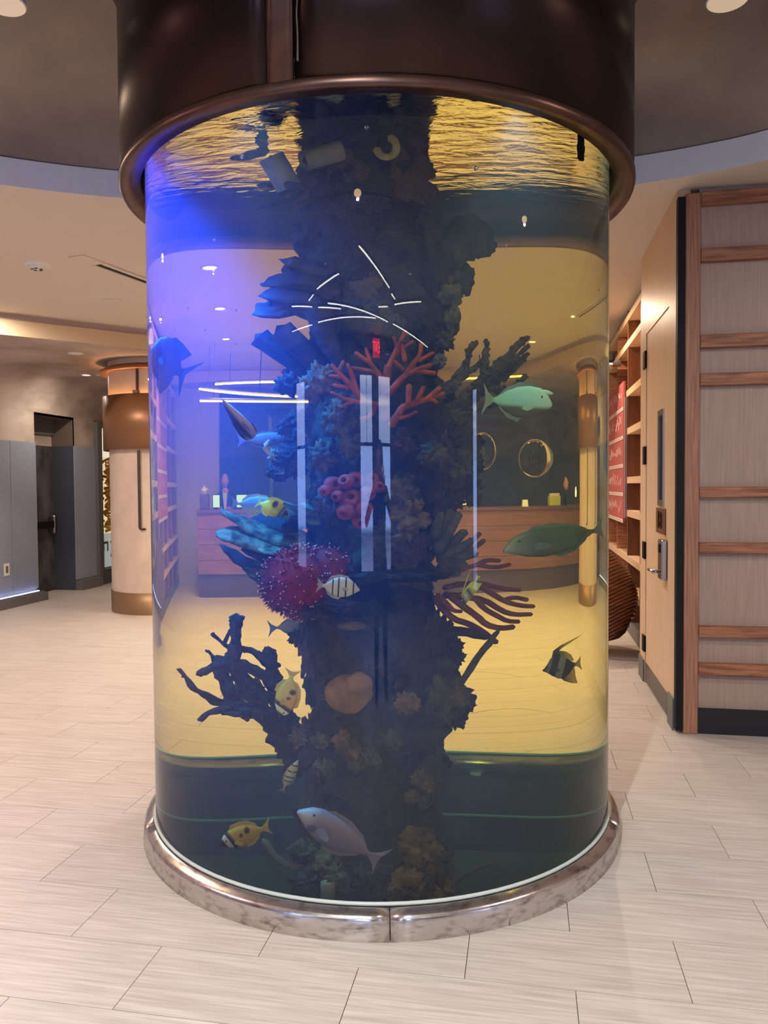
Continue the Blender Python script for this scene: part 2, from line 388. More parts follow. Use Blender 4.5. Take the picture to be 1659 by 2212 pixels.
# far wall, partition beside the desk, rear wall, side walls
bm = B()
F = lambda *p: bm.faces.new([bm.verts.new(q) for q in p])
F((XL-.5, YF, 0), (1.9, YF, 0), (1.9, YF, ZC), (XL-.5, YF, ZC)); wf = obj('wall_far', bm, plaster_m, kind='structure')
for k in range(6):
    x0 = -6.0+1.3*k; obj('wainscot_panel', box(B(), x0+.004, min(x0+1.296, 1.85), YF-.02, YF, .16, ZW), wain_m, wf)
obj('baseboard_far', box(B(), XL, 1.9, YF-.1, YF, 0, .15), grey_m, kind='structure')
obj('wall_partition', box(B(), -.12, 1.9, 9.0, 9.3, 0, ZL), wall_m, kind='structure')
bm = B(); F((XR, YB, 0), (XR, -4.30, 0), (XR, -4.30, ZC), (XR, YB, ZC)); F((XR, -4.0, 0), (XR, 1.5, 0), (XR, 1.5, ZC), (XR, -4.0, ZC)); F((XR, -4.3, 2.6), (XR, -4.0, 2.6), (XR, -4.0, ZC), (XR, -4.3, ZC)); F((XR, -4.3, 0), (XR, -4.0, 0), (XR, -4.0, .4), (XR, -4.3, .4))
obj('wall_right', bm, wall_m, kind='structure')
# rear wall with tall street windows (these are what the acrylic mirrors)
WINS = [(-3.43, -2.80), (.355, 1.06), (1.36, 2.07)]; ZB0, ZB1 = .5, 2.9
bm = B(); xs = [XL]+[v for p in WINS for v in p]+[XR]
for a, b in zip(xs[::2], xs[1::2]): F((a, YB, 0), (b, YB, 0), (b, YB, ZC), (a, YB, ZC))
for a, b in WINS: F((a, YB, 0), (b, YB, 0), (b, YB, ZB0), (a, YB, ZB0)); F((a, YB, ZB1), (b, YB, ZB1), (b, YB, ZC), (a, YB, ZC))
obj('wall_rear', bm, mat('rear_wall', (92, 82, 76), .7), kind='structure')
def street_glass(nm, kk):
    m = bpy.data.materials.new(nm); m.use_nodes = True; nt = m.node_tree; nt.nodes.remove(nt.nodes['Principled BSDF'])
    tc = nt.nodes.new('ShaderNodeTexCoord'); sp = nt.nodes.new('ShaderNodeSeparateXYZ'); nt.links.new(tc.outputs['Object'], sp.inputs[0])
    mr = nt.nodes.new('ShaderNodeMapRange'); mr.inputs['From Min'].default_value = -1.2; mr.inputs['From Max'].default_value = 1.2; nt.links.new(sp.outputs['Z'], mr.inputs['Value'])
    r = nt.nodes.new('ShaderNodeValToRGB'); el = r.color_ramp.elements
    el[0].position = 0; el[0].color = (*lin((120, 135, 180)), 1); el[1].position = 1; el[1].color = (*lin((210, 220, 245)), 1)
    for p, c in ((.2, (70, 84, 130)), (.24, (150, 182, 252)), (.62, (158, 190, 255)), (.64, (150, 172, 220)), (.84, (172, 188, 228)), (.86, (220, 228, 245)), (.9, (140, 160, 215))):
        e = el.new(p); e.color = (*lin(c), 1)
    nt.links.new(mr.outputs[0], r.inputs[0]); n = nt.nodes.new('ShaderNodeTexNoise'); n.inputs['Scale'].default_value = 3
    nt.links.new(tc.outputs['Object'], n.inputs['Vector']); mx = nt.nodes.new('ShaderNodeMix'); mx.data_type = 'RGBA'; mx.blend_type = 'MULTIPLY'; mx.inputs[0].default_value = .5
    nt.links.new(r.outputs[0], mx.inputs[6]); nt.links.new(n.outputs['Color'], mx.inputs[7])
    e = nt.nodes.new('ShaderNodeEmission'); e.inputs[1].default_value = kk; nt.links.new(r.outputs[0], e.inputs[0]); nt.links.new(e.outputs[0], nt.nodes['Material Output'].inputs[0]); return m
street_m = street_glass('daylit_pane', 15.0)
def win_frame(nm, lab, o):
    t = thing(nm, lab, 'window', o); t['kind'] = 'structure'; return t
for i, (a, b) in enumerate(WINS):
    t = win_frame('window_%d' % (i+1), ('tall daylit street window mirrored by the blue side of the reef', 'tall daylit street window with a mullion, mirrored on the middle of the reef', 'tall daylit street window half covered by the mirrored person')[i], ((a+b)/2, YB-.06, 1.7)); hw = (b-a)/2
    bm = B(); [box(bm, *q) for q in ((-hw, -hw+.03, -.03, .03, -1.2, 1.2), (hw-.03, hw, -.03, .03, -1.2, 1.2), (-hw+.03, hw-.03, -.03, .03, 1.17, 1.2), (-hw+.03, hw-.03, -.03, .03, -1.2, -1.17), (-hw+.03, hw-.03, -.02, .02, .33, .37))]
    if i == 1: box(bm, .02, .035, -.02, .02, .37, 1.17)
    obj('window_frame', bm, black_m, t); obj('pane', box(B(), -hw+.03, hw-.03, -.025, -.02, -1.17, 1.17), street_m, t)
t = win_frame('window_5', 'narrow daylit window in the side wall', (XR+.06, -4.15, 1.5)); bm = B()
[box(bm, *q) for q in ((-.03, .03, -.15, -.13, -1.1, 1.1), (-.03, .03, .13, .15, -1.1, 1.1), (-.03, .03, -.13, .13, 1.07, 1.1), (-.03, .03, -.13, .13, -1.1, -1.07))]; obj('window_frame', bm, black_m, t)
obj('pane', box(B(), .02, .025, -.13, .13, -1.07, 1.07), street_m, t)
# LED lines on the ceiling behind the viewer
led_m = glow('led_line', (255, 250, 232), 26)
LINES = [((.25, -4.15), (1.39, -5.19)), ((1.53, -5.37), (1.72, -5.53)), ((-.39, -4.87), (-1.28, -5.21)), ((-1.46, -5.35), (-1.73, -5.52)), ((-2.51, -5.43), (-1.67, -5.81)), ((-1.44, -5.9), (-.46, -6.15)), ((-.99, -5.83), (1.70, -6.59)), ((1.96, -6.62), (4.29, -7.13)), ((-3.1, -6.53), (-1.95, -6.60)), ((-1.64, -6.57), (1.11, -6.52)), ((1.14, -6.0), (1.52, -5.9)), ((1.76, -5.745), (2.75, -5.2))]
LED_LABELS = ['long steep LED line, highest of the zigzag mirrored on the tank', 'short LED piece just below the long steep mirrored line', 'slanting upper LED line on the blue side of the mirrored zigzag', 'short LED piece below the slanting blue-side line of the zigzag', 'short level LED line over the violet tube sponges in the mirrored zigzag', 'second short level LED line, beside the one over the tube sponges', 'long curving LED line through the middle of the mirrored zigzag', 'LED line falling toward the antler coral in the mirrored zigzag', 'LED line rising from the tube sponges, lowest piece of the zigzag', 'long arched LED line, lowest in the middle of the mirrored zigzag', 'short LED dash above the orange coral on the lit side of the zigzag', 'LED line reaching toward the fan sponges on the lit side of the zigzag']
for k, ((x0, y0), (x1, y1)) in enumerate(LINES):
    L = Vector((x1-x0, y1-y0)).length
    t = thing('linear_ceiling_light', LED_LABELS[k], 'light', ((x0+x1)/2, (y0+y1)/2, 3.33), atan2(y1-y0, x1-x0), 'zigzag LED lines over the entrance')
    obj('channel', box(B(), -L/2, L/2, -.02, .02, -.004, .02), black_m, t); obj('diffuser', box(B(), -L/2+.004, L/2-.004, -.013, .013, -.012, -.004), led_m, t)
# exit sign on the rear wall
t = thing('exit_sign', 'red glowing EXIT sign over the entrance windows', 'sign', (1.27, YB+.02, 3.18), pi)
obj('housing', bevel(box(B(), -.19, .19, -.03, 0, -.115, .115), .006), mat('sign_housing', (60, 10, 12), .4, emis=((255, 30, 45), 8)), t)
cu = bpy.data.curves.new('letters', 'FONT'); cu.body = 'EXIT'; cu.size = .19; cu.align_x = 'CENTER'; cu.align_y = 'CENTER'; cu.extrude = .002; tmp = bpy.data.objects.new('tmp', cu); COL.objects.link(tmp)
me = bpy.data.meshes.new_from_object(tmp.evaluated_get(bpy.context.evaluated_depsgraph_get())); bpy.data.objects.remove(tmp); me.materials.append(glow('exit_red', (255, 40, 60), 40))
lo = bpy.data.objects.new('lettering', me); COL.objects.link(lo); lo.parent = t; lo.location = (0, -.034, 0); lo.rotation_euler = (pi/2, 0, 0)

# right: veneer corner block with the door, battened front
PY, DX = 1.38, 1.60
bm = B(); box(bm, 1.73, XR, PY+.06, PY+.12, 0, ZC); wr = obj('wall_battened', bm, panelveneer_m, kind='structure')
ZB = [(3.238, 3.315), (2.898, 2.975), (2.378, 2.456), (2.148, 2.221), (1.465, 1.53), (1.122, 1.187), (.603, .671), (.368, .44)]
for z0, z1 in ZB: obj('batten', bevel(box(B(), 1.73, XR, PY+.005, PY+.065, z0, z1), .004), batten_m, wr)
obj('corner_post', bevel(box(B(), 1.64, 1.728, PY, PY+.10, 0.0, 3.31), .006), post_m, wr)
obj('corner_strip', box(B(), 1.597, 1.64, PY-.002, PY+.06, .02, 3.29), black_m, wr)
obj('baseboard_battened', box(B(), 1.73, XR, PY+.02, PY+.06, 0, .152), blackbase_m, kind='structure')
bm = B(); [box(bm, *q) for q in ((DX, DX+.08, PY+.06, 1.69, 0, ZC), (DX, DX+.08, 2.64, 2.91, 0, ZC), (DX, DX+.08, 1.69, 2.64, 2.705, ZC))]
wd = obj('wall_door', bm, wood_m, kind='structure')
obj('baseboard_door', box(B(), DX-.012, DX, 1.44, 1.62, .0, .20), grey_m, kind='structure')
obj('baseboard_door', box(B(), DX-.012, DX, 2.66, 2.91, .0, .17), grey_m, kind='structure')
d = thing('door_2', 'pale veneer restroom door with a narrow vision panel and steel lever', 'door', (DX, 0, 0)); d['kind'] = 'structure'
bm = B(); [box(bm, *q) for q in ((.006, .05, 1.694, 1.89, .02, 2.70), (.006, .05, 2.05, 2.636, .02, 2.70), (.006, .05, 1.89, 2.05, .02, 1.43), (.006, .05, 1.89, 2.05, 2.03, 2.70))]; obj('leaf', bm, wood_m, d)
bm = B(); [box(bm, *q) for q in ((-.004, .03, 1.86, 1.90, 1.40, 2.06), (-.004, .03, 2.04, 2.08, 1.40, 2.06), (-.004, .03, 1.90, 2.04, 2.02, 2.06), (-.004, .03, 1.90, 2.04, 1.40, 1.44))]; obj('glazing_frame', bm, steel_m, d)
obj('vision_glass', box(B(), .03, .036, 1.89, 2.05, 1.43, 2.03), mat('dark_vision_glass', (58, 54, 50), .15), d)
obj('kick_plate', box(B(), 0, .006, 1.70, 2.63, .02, .16), mat('kick_plate', (86, 82, 78), .35, .7), d)
sg = obj('sign_plaque', bevel(box(B(), -.008, .006, 1.79, 2.11, 1.21, 1.385), .004), mat('plaque_bronze', (140, 100, 74), .3, .7), d)
cu = bpy.data.curves.new('numerals', 'FONT'); cu.body = '18'; cu.size = .17; cu.align_x = 'CENTER'; cu.align_y = 'CENTER'; cu.extrude = .003; tmp = bpy.data.objects.new('tmp', cu); COL.objects.link(tmp)
me = bpy.data.meshes.new_from_object(tmp.evaluated_get(bpy.context.evaluated_depsgraph_get())); bpy.data.objects.remove(tmp); me.materials.append(mat('numeral_dark', (70, 44, 32), .4, .6))
lo = bpy.data.objects.new('numerals', me); COL.objects.link(lo); lo.parent = sg; lo.matrix_local = Matrix.Translation((-.011, 1.95, 1.297)) @ Matrix(((0, 0, -1, 0), (-1, 0, 0, 0), (0, 1, 0, 0), (0, 0, 0, 1)))
lk = obj('lock_plate', bevel(box(B(), -.035, .006, 1.72, 1.86, .91, 1.18), .008), steel_m, d)
obj('card_reader', bevel(box(B(), -.042, -.035, 1.76, 1.82, 1.09, 1.15), .004), black_m, lk)
bm = B(); sweep(bm, [(-.035, 1.79, .963), (-.08, 1.79, .963)], [.013, .013], 10); sweep(bm, [(-.08, 1.785, .963), (-.082, 1.93, .963)], [.012, .011], 10); obj('lever_handle', bm, steel_m, lk, True)
for z0, z1 in ((2.444, 2.578), (1.703, 1.842), (.969, 1.101), (.241, .366)): obj('hinge', box(B(), -.012, .006, 2.635, 2.73, z0, z1), black_m, d)

# wall of open shelving behind the door, its poster and fittings
SX = 1.72
sh = thing('shelving', 'open grid of pale wooden shelves behind the restroom door', 'shelving', (SX, 0, 0))
obj('back_panel', box(B(), .30, .33, 2.92, 9.3, .12, ZC-.03), wood_m, sh)
obj('side_panel', box(B(), -.08, .30, 2.92, 2.95, 0, ZC-.02), wood_m, sh)
for yy in (3.75, 4.64, 5.55, 6.5, 7.5, 8.5): obj('upright', box(B(), 0, .29, yy, yy+.045, .12, ZC-.03), walnut_m if yy < 5 else batten_m, sh)
for z in (.42, .75, 1.22, 1.56, 2.06, 2.45, 2.95, 3.22): obj('shelf', box(B(), -.005, .30, 2.95, 9.29, z, z+.065), wood_m, sh)
obj('plinth', box(B(), .02, .29, 2.95, 9.29, 0, .12), grey_m, sh)
bx = thing('card_box', 'small white card standing on a shelf beside the door frame', 'card', (SX+.05, 3.55, 1.288)); obj('card', box(B(), -.004, .004, -.12, .12, 0, .17), white_m, bx); obj('print', box(B(), -.006, -.004, -.05, .05, .04, .13), mat('card_print', (180, 176, 168), .6), bx)
po = thing('poster', 'tall faded red poster with white rule lines hung on the shelving', 'poster', (SX-.035, 0, 0))
red_m = mat('poster_red', (176, 92, 88), .6, var=(2, (1, 1, 1), .3, .7), rgb2=(160, 80, 80)); pw = mat('poster_white', (214, 198, 188), .6)
obj('board', box(B(), 0, .02, 4.74, 6.6, 1.15, 2.62), red_m, po); obj('edge_strip', box(B(), .005, .03, 4.66, 4.735, 1.2, 2.45), mat('edge_strip', (146, 122, 122), .5), po)
for z in (2.34, 2.04, 1.745, 1.445, 1.165): obj('white_band', box(B(), -.003, 0, 4.75, 6.58, z-.018, z+.018), pw, po)
bm = B(); rr = random.Random(3)
for i in range(5):
    for j in range(16): yy = 4.9+j*.1+rr.random()*.05; z = 2.42-i*.297+rr.random()*.08; box(bm, -.003, 0, yy, yy+.012, z, z+.03+.06*rr.random())
obj('printed_marks', bm, pw, po, kind='stuff')
bm = B()
for i in range(5):
    for j in range(14): yy = 4.85+j*.12; z = (2.34, 2.04, 1.745, 1.445, 1.165)[i]; box(bm, -.005, -.003, yy, yy+.02, z-.007, z+.007)
obj('dark_dots', bm, black_m, po, kind='stuff')
pj = thing('wall_projector', 'black wall projector on a bracket above the red poster', 'projector', (SX-.2, 5.35, 2.90)); obj('body', bevel(box(B(), -.16, .10, -.42, .15, -.05, .06), .02), black_m, pj); obj('bracket', box(B(), .1, .21, -.05, .05, -.03, .03), steel_m, pj); obj('underside', box(B(), -.14, .08, -.4, .13, -.075, -.05), mat('projector_grey', (190, 188, 184), .4), pj)

# laminated pod sculpture
pod_m = mat('pod_wood', (138, 82, 46), .35, var=(6, (1, 1, 8), .3, .7), rgb2=(88, 48, 26), coat=.4)
pod = thing('pod_chair', 'ribbed brown laminated wood pod chair leaning by the shelves', 'chair', (1.24, 3.75, 0))
ax = Vector((-.50, .25, .83)).normalized(); s1 = ax.cross(Vector((0, 1, 0))).normalized(); s2 = ax.cross(s1)
for i in range(34):
    u = -1+2*(i+.5)/34; rr_ = sqrt(1-abs(u)**2.3); c = Vector((-.02, 0, .565))+ax*(u*.50)+Vector((.08*(1-u*u), 0, 0))
    pts = [c+s1*(cos(a)*.36*rr_)+s2*(sin(a)*.40*rr_) for a in [k*2*pi/28 for k in range(28)]]
    bm = B(); rings = []
    for k in range(28):
        t = (pts[(k+1) % 28]-pts[k-1]).normalized(); o_ = (pts[k]-c).normalized()
        rings.append([bm.verts.new(pts[k]+o_*(cos(a)*.014)+ax*(sin(a)*.0165)) for a in [q*2*pi/6 for q in range(6)]])
    for k in range(28):
        for q in range(6): bm.faces.new((rings[k][q], rings[(k+1) % 28][q], rings[(k+1) % 28][(q+1) % 6], rings[k][(q+1) % 6]))
    obj('rib', bm, pod_m, pod, True)
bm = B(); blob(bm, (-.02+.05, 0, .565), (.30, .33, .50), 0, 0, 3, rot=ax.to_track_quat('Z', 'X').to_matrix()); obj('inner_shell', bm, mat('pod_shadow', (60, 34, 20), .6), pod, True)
obj('foot', lathe(B(), [(0.0, 0), (.17, 0), (.16, .03), (0, .14)], 24, c=(.02, 0)), pod_m, pod)

# cream column with a bronze collar
CC = (-3.93, 5.67)
c = thing('column', 'round cream plaster column with a lit bronze collar and metal foot', 'column', (*CC, 0)); c['kind'] = 'structure'
obj('shaft', lathe(B(), [(.64, .26), (.64, ZL)], 64), column_m, c, True)
obj('foot_band', lathe(B(), [(.65, 0), (.65, .265), (.6, .265), (.6, 0)], 64), colbase_m, c, True)
cl = obj('collar', lathe(B(), [(.712, 2.02), (.712, 2.685), (.695, 2.685), (.695, 2.02)], 64, close=True), collar_m, c, True)
obj('collar_light', lathe(B(), [(.655, 2.55), (.69, 2.55), (.69, 2.56), (.655, 2.56)], 64, close=True), glow('collar_led', (255, 180, 112), 70), c, True)
obj('flange', lathe(B(), [(.64, 2.985), (.745, 2.985), (.745, 3.01), (.64, 3.06)], 64), collar_m, c, True)
a0 = atan2(CAM.y-CC[1], CAM.x-CC[0])
for s in (-.42, .55):
    q = lambda r, z, s=s: (r*cos(a0+s), r*sin(a0+s), z)
    bm = B(); sweep(bm, [q(.665, 2.0), q(.665, 1.07)], [.016, .016], 6); sweep(bm, [q(.665, 1.07), q(.66, 1.05), (q(.66, 1.05)[0]+.06, q(.66, 1.05)[1]+.02, 1.05)], [.014]*3, 6); obj('conduit', bm, rim_m, c)
    bm = B(); sweep(bm, [q(.665, 3.05), q(.665, 2.69)], [.016, .016], 6); box(bm, q(.7, 0)[0]-.03, q(.7, 0)[0]+.03, q(.7, 0)[1]-.03, q(.7, 0)[1]+.03, 2.685, 2.72); obj('hanger_rod', bm, rim_m, c)

# reception desk and what stands on it
desk_m = mat('desk_wood', (150, 104, 70), .45, var=(4, (.5, 6, 7), .3, .7), rgb2=(118, 78, 52))
dk = thing('reception_desk', 'long curved brown wooden reception desk', 'desk', (0, 0, 0))
arc = [(.40-.08*i*.0-(i/24)*5.6, 7.62+.55*(i/24-.38)**2*-1.2) for i in range(25)]
def slab(z0, z1, o0, o1, m, n, p=dk):
    bm = B(); vv = []
    for x, y in arc: vv.append([bm.verts.new((x, y-o0, z0)), bm.verts.new((x, y-o0, z1)), bm.verts.new((x, y+o1, z1)), bm.verts.new((x, y+o1, z0))])
    for A, Q in zip(vv, vv[1:]):
        for k in range(4): bm.faces.new((A[k], Q[k], Q[(k+1) % 4], A[(k+1) % 4]))
    bm.faces.new(vv[0]); bm.faces.new(vv[-1][::-1]); return obj(n, bm, m, p)
slab(1.19, 1.235, .03, .55, mat('desk_top', (112, 74, 50), .35), 'countertop')
for i, (a, b) in enumerate(((.97, 1.185), (.75, .965), (.53, .745), (.33, .525))): slab(a, b, .0, .5, desk_m, 'front_board')
slab(0, .325, -.04, .45, mat('desk_plinth', (84, 66, 52), .5), 'plinth')
def desk_thing(name, lab, cat, x, y): return thing(name, lab, cat, (x, y, 1.235))
m_scr = glow('screen_white', (205, 240, 232), 1.3)
for x, lab in ((-.135, 'small glowing white monitor nearest the desk end'), (-.60, 'small glowing white monitor in front of the blue fish')):
    t = desk_thing('monitor', lab, 'monitor', x, 7.75); t.rotation_euler = (0, 0, 0)
    obj('screen', box(B(), -.075, .075, -.012, -.008, .03, .205), m_scr, t); obj('bezel', box(B(), -.085, .085, -.008, .012, .02, .215), black_m, t); obj('stand', lathe(B(), [(0, 0), (.06, 0), (.06, .008), (.012, .012), (.012, .06)], 16), black_m, t)
t = desk_thing('printer', 'brown boxy printer with papers on the reception desk end', 'printer', .18, 7.8); obj('body', bevel(box(B(), -.13, .13, -.12, .12, 0, .22), .01), mat('printer_brown', (96, 74, 62), .5), t); bm = B(); blob(bm, (0, 0, .27), (.09, .07, .06), .5, 2); obj('paper_stack', bm, white_m, t)
t = desk_thing('desk_lamp', 'glowing orange drum lamp on the reception desk', 'lamp', -1.72, 7.78); obj('base', lathe(B(), [(0, 0), (.07, 0), (.07, .015), (.012, .02), (.012, .05)], 20), black_m, t); obj('lamp_shade', lathe(B(), [(.16, .04), (.15, .17), (.0, .17)], 28), glow('lamp_orange', (255, 190, 96), 2.6), t, True)
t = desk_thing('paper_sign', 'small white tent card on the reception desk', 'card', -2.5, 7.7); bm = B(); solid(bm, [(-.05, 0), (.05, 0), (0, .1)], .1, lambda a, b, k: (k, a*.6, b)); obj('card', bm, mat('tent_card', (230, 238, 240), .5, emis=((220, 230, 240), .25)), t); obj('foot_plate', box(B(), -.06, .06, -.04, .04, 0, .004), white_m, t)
t = desk_thing('brochure_box', 'bright yellow-green brochure box on the reception desk', 'box', -3.25, 7.65); obj('box', bevel(box(B(), -.19, .19, -.08, .08, 0, .15), .01), mat('lime', (190, 200, 40), .5), t); obj('leaflets', box(B(), -.16, .16, -.05, .05, .15, .19), white_m, t)
t = desk_thing('statuette', 'dark vase with pink blooms on the reception desk', 'vase', -3.7, 7.6); obj('vase', lathe(B(), [(0, 0), (.07, 0), (.09, .1), (.04, .2), (.05, .24), (0, .24)], 20), black_m, t, True); bm = B(); blob(bm, (0, 0, .32), (.1, .09, .1), .5, 4); obj('blooms', bm, mat('pink_bloom', (206, 150, 130), .7), t, True)
t = desk_thing('candle_lamp', 'slim glowing glass lamp on the reception desk beside the column', 'lamp', -4.25, 7.55); obj('stem', lathe(B(), [(0, 0), (.05, 0), (.05, .01), (.01, .02), (.01, .12)], 16), steel_m, t); obj('bulb', lathe(B(), [(0, .12), (.035, .14), (.04, .2), (.02, .27), (0, .29)], 16), glow('bulb_warm', (255, 210, 150), 9), t, True)
# suspended light bars over the desk
yl_m = glow('pendant_led', (255, 226, 96), 9)
def hit_far(px, py, Y):
    d = ray(px, py); a = d.x*d.x+d.y*d.y; b = CAM.x*d.x+CAM.y*d.y; c_ = CAM.x**2+CAM.y**2-R_TANK**2
    p = CAM+d*((-b-sqrt(b*b-a*c_))/a); n = Vector((p.x, p.y, 0)).normalized(); ci = -d.dot(n); e = 1/IOR; r = d*e+n*(e*ci-sqrt(1-e*e*(1-ci*ci)))
    a = r.x**2+r.y**2; t_ = -2*(p.x*r.x+p.y*r.y)/a; p = p+r*t_; n = -Vector((p.x, p.y, 0)).normalized(); ci = -r.dot(n); e = IOR; r = r*e+n*(e*ci-sqrt(1-e*e*(1-ci*ci)))
    return p+r*((Y-p.y)/r.y)
for k, (a, b, lab) in enumerate((((465, 830), (900, 822), 'upper yellow LED bar hung over the reception desk'), ((430, 840), (640, 857), 'sloping yellow LED bar hung between the other two'), ((432, 866), (960, 868), 'lower yellow LED bar hung over the reception desk'), ((1000, 818), (1130, 812), 'short yellow LED bar hung at the far end of the desk'))):
    Y = (7.3, 6.7, 6.4, 7.3)[k]; A, Q = hit_far(*a, Y), hit_far(*b, Y); t = thing('pendant_bar', lab, 'light', A.lerp(Q, .5)); A, Q = A-t.location, Q-t.location
    bm = B(); sweep(bm, [A, Q], [.013, .013], 6); obj('led_tube', bm, yl_m, t)
    bm = B(); sweep(bm, [A+Vector((0, .0, .022)), Q+Vector((0, .0, .022))], [.016, .016], 6); obj('housing', bm, steel_m, t)
    for f in (.2, .8): p = A.lerp(Q, f); bm = B(); sweep(bm, [p+Vector((0, 0, .03)), Vector((p.x, p.y, ZC-t.location.z))], [.004, .004], 5); obj('hanger_wire', bm, black_m, t)

# recessed lamps and other ceiling fittings
lens_m = glow('lamp_lens', (255, 214, 160), 14)
def downlight(name, x, y, z, lab, r=.075, lens=lens_m, group=None):
    t = thing(name, lab, 'light', (x, y, z), 0, group)
    obj('trim_ring', lathe(B(), [(r, .004), (r, -.006), (r*.72, -.004), (r*.66, .004)], 24), white_m, t, True)
    obj('lens', lathe(B(), [(r*.68, -.001), (0, -.001)], 24), lens, t); return t
labs = ['lit downlight between the tank and the desk, nearest the tank', 'lit downlight second from the tank in its row', 'lit downlight third from the tank, nearest the desk', 'lit downlight near the desk on the column side', 'lit downlight halfway to the desk on the column side', 'lit downlight just behind the tank']
for (x, y, z, p, cl_), lab in zip(DOWN, labs):
    t = downlight('downlight', x, y, z-.002, lab); lamp('AREA', 'downlight_lamp', (x, y, z-.03), p*.16, cl_, (x, y, 0), shape='DISK', size=.14, spread=radians(140))
for (x, y, z, p, cl_), lab in zip(ADDED_LAMPS, ('added lamp in the ceiling beside the oval opening', 'added lamp in the ceiling before the cream column', 'added lamp in the ceiling near the side wall behind the viewer', 'added lamp in the ceiling near the battened wall', 'added lamp in the ceiling over the wooden shelves', 'added lamp in the ceiling above the viewer', 'added lamp in the ceiling by the stepped edge near the grey wall')):
    t = downlight('ceiling_lamp', x, y, z+.018, lab, .11); lamp('AREA', 'ceiling_lamp_light', (x, y, z-.02), p*.42, cl_, (x, y, 0), shape='DISK', size=.05)  # fixture and light of each added ceiling lamp
t = downlight('downlight', -4.45, 4.6, ZL-.002, 'unlit round white cap in the mottled ceiling, nearest', .085, white_m)
t = downlight('downlight', -5.3, 6.2, ZL-.002, 'small lit lamp in the mottled ceiling near the door', .075, glow('lens_white', (255, 230, 200), 4)); lamp('AREA', 'door_lamp', (-5.3, 6.2, ZL-.03), 24, SOFT, (-5.3, 6.2, 0), shape='DISK', size=.1)
t = downlight('downlight', -5.12, 6.25, ZL-.002, 'unlit cap beside the small lit lamp in the mottled ceiling', .06, white_m)
t = thing('flush_disc', 'flush round white cap in the smooth ceiling by the slot vent', 'disc', (-3.194, 3.242, ZC)); obj('plate', lathe(B(), [(.09, 0), (.085, -.012), (0, -.012)], 28), ceil_m, t); obj('plate_edge', lathe(B(), [(.095, 0), (.095, -.006), (.09, -.006)], 28), fascia_m, t)
t = thing('smoke_detector', 'white smoke detector on the smooth ceiling', 'detector', (-3.163, 2.026, ZC)); obj('base', lathe(B(), [(.11, 0), (.105, -.014), (.06, -.016)], 28), white_m, t, True); obj('head', lathe(B(), [(.065, -.014), (.055, -.04), (0, -.045)], 28), white_m, t, True)
for k in range(5): obj('slot', box(B(), .035*cos(k*1.26)-.012, .035*cos(k*1.26)+.012, .035*sin(k*1.26)-.006, .035*sin(k*1.26)+.006, -.047, -.043), black_m, t)
t = thing('slot_vent', 'long black slot air vent with white flanges in the ceiling', 'vent', (-2.66, 2.24, ZC), radians(78))
obj('slot', box(B(), -.12, 2.2, -.03, .03, -.004, .0), black_m, t)
for a, b in ((-.075, -.03), (.03, .075)): obj('flange', box(B(), -.12, 2.2, a, b, -.012, 0), ceil_m, t)
obj('end_flange', box(B(), -.36, -.12, -.075, .075, -.008, 0), ceil_m, t)
for x, y, z, lab in ((-2.15, .02, 3.80, 'pale round disc in the dark dome beside the hood'), (2.0, .43, 3.73, 'pale round disc in the dark dome on the door side')):
    d_ = ray(*((8, 8) if x < 0 else (1572, 0))); p = CAM+d_*((3.66 if x < 0 else 3.74)/Vector((d_.x, d_.y)).length)
    t = thing('dome_light', lab, 'light', p); obj('disc', lathe(B(), [(.085, -.004), (0, -.004)], 28), mat('disc_cream', (206, 190, 164), .6, emis=((255, 226, 190), .35)), t); obj('rim', lathe(B(), [(.085, .02), (.09, .0), (.085, -.005)], 28), fascia_m, t)

# ================================================================= AQUARIUM
aq = thing('aquarium', 'huge cylindrical fish tank with a dark bronze hood and metal foot ring', 'aquarium')
def az(px): p = W(px, 1050, 0); d_ = ray(px, 1050); a = d_.x**2+d_.y**2; b = CAM.x*d_.x+CAM.y*d_.y; c_ = CAM.x**2+CAM.y**2-RH**2; t_ = (-b-sqrt(b*b-a*c_))/a; q = CAM+d_*t_; return atan2(q.y, q.x)
def curved(bm, r0, r1, z0, z1, a0, a1, n=28): return lathe(bm, [(r0, z0), (r1, z0), (r1, z1), (r0, z1)], n, a0, a1, close=True)
a1, a2, a3 = az(589), az(643), az(652)
HT = 3.92
obj('hood_panel', curved(B(), RH-.012, RH, 2.868, HT, a1-1.7, a1-.001), bronze_m, aq, True)
obj('hood_batten', curved(B(), RH-.010, RH+.004, 2.868, HT, a1, a2, 4), rim_m, aq, True)
obj('hood_panel', curved(B(), RH-.012, RH, 2.868, HT, a2+.004, a2+2.3), bronze_m, aq, True)
obj('hood_panel', curved(B(), RH-.012, RH, 2.868, HT, a2+2.304, a1-1.704+2*pi), bronze_m, aq, True)
obj('hood_flange', lathe(B(), [(RH, 3.70), (RH+.012, 3.71), (RH+.07, 3.80), (RH+.07, 3.83), (RH, 3.83)], 72), rim_m, aq, True)
obj('hood_lid', lathe(B(), [(RH, HT), (0, HT)], 48), black_m, aq)
obj('hood_rim', lathe(B(), [(RH-.012, 2.873), (RH+.003, 2.873), (RH+.006, 2.867), (RH+.006, 2.85), (RH+.001, 2.838), (RH-.008, Z_HOOD), (1.064, 2.853), (1.064, 2.87)], 96, close=True), rim_m, aq, True)
sl_m = mat('seam_sealant', (96, 80, 70), .8)
bm = B(); rr = random.Random(5); pts = [((RH+.001)*cos(a2+.012+.004*rr.random()), (RH+.001)*sin(a2+.012+.004*rr.random()), 2.93+k*.05) for k in range(20)]; sweep(bm, pts, [.0022+.0015*rr.random() for _ in pts], 5); obj('seam_bead', bm, sl_m, aq)
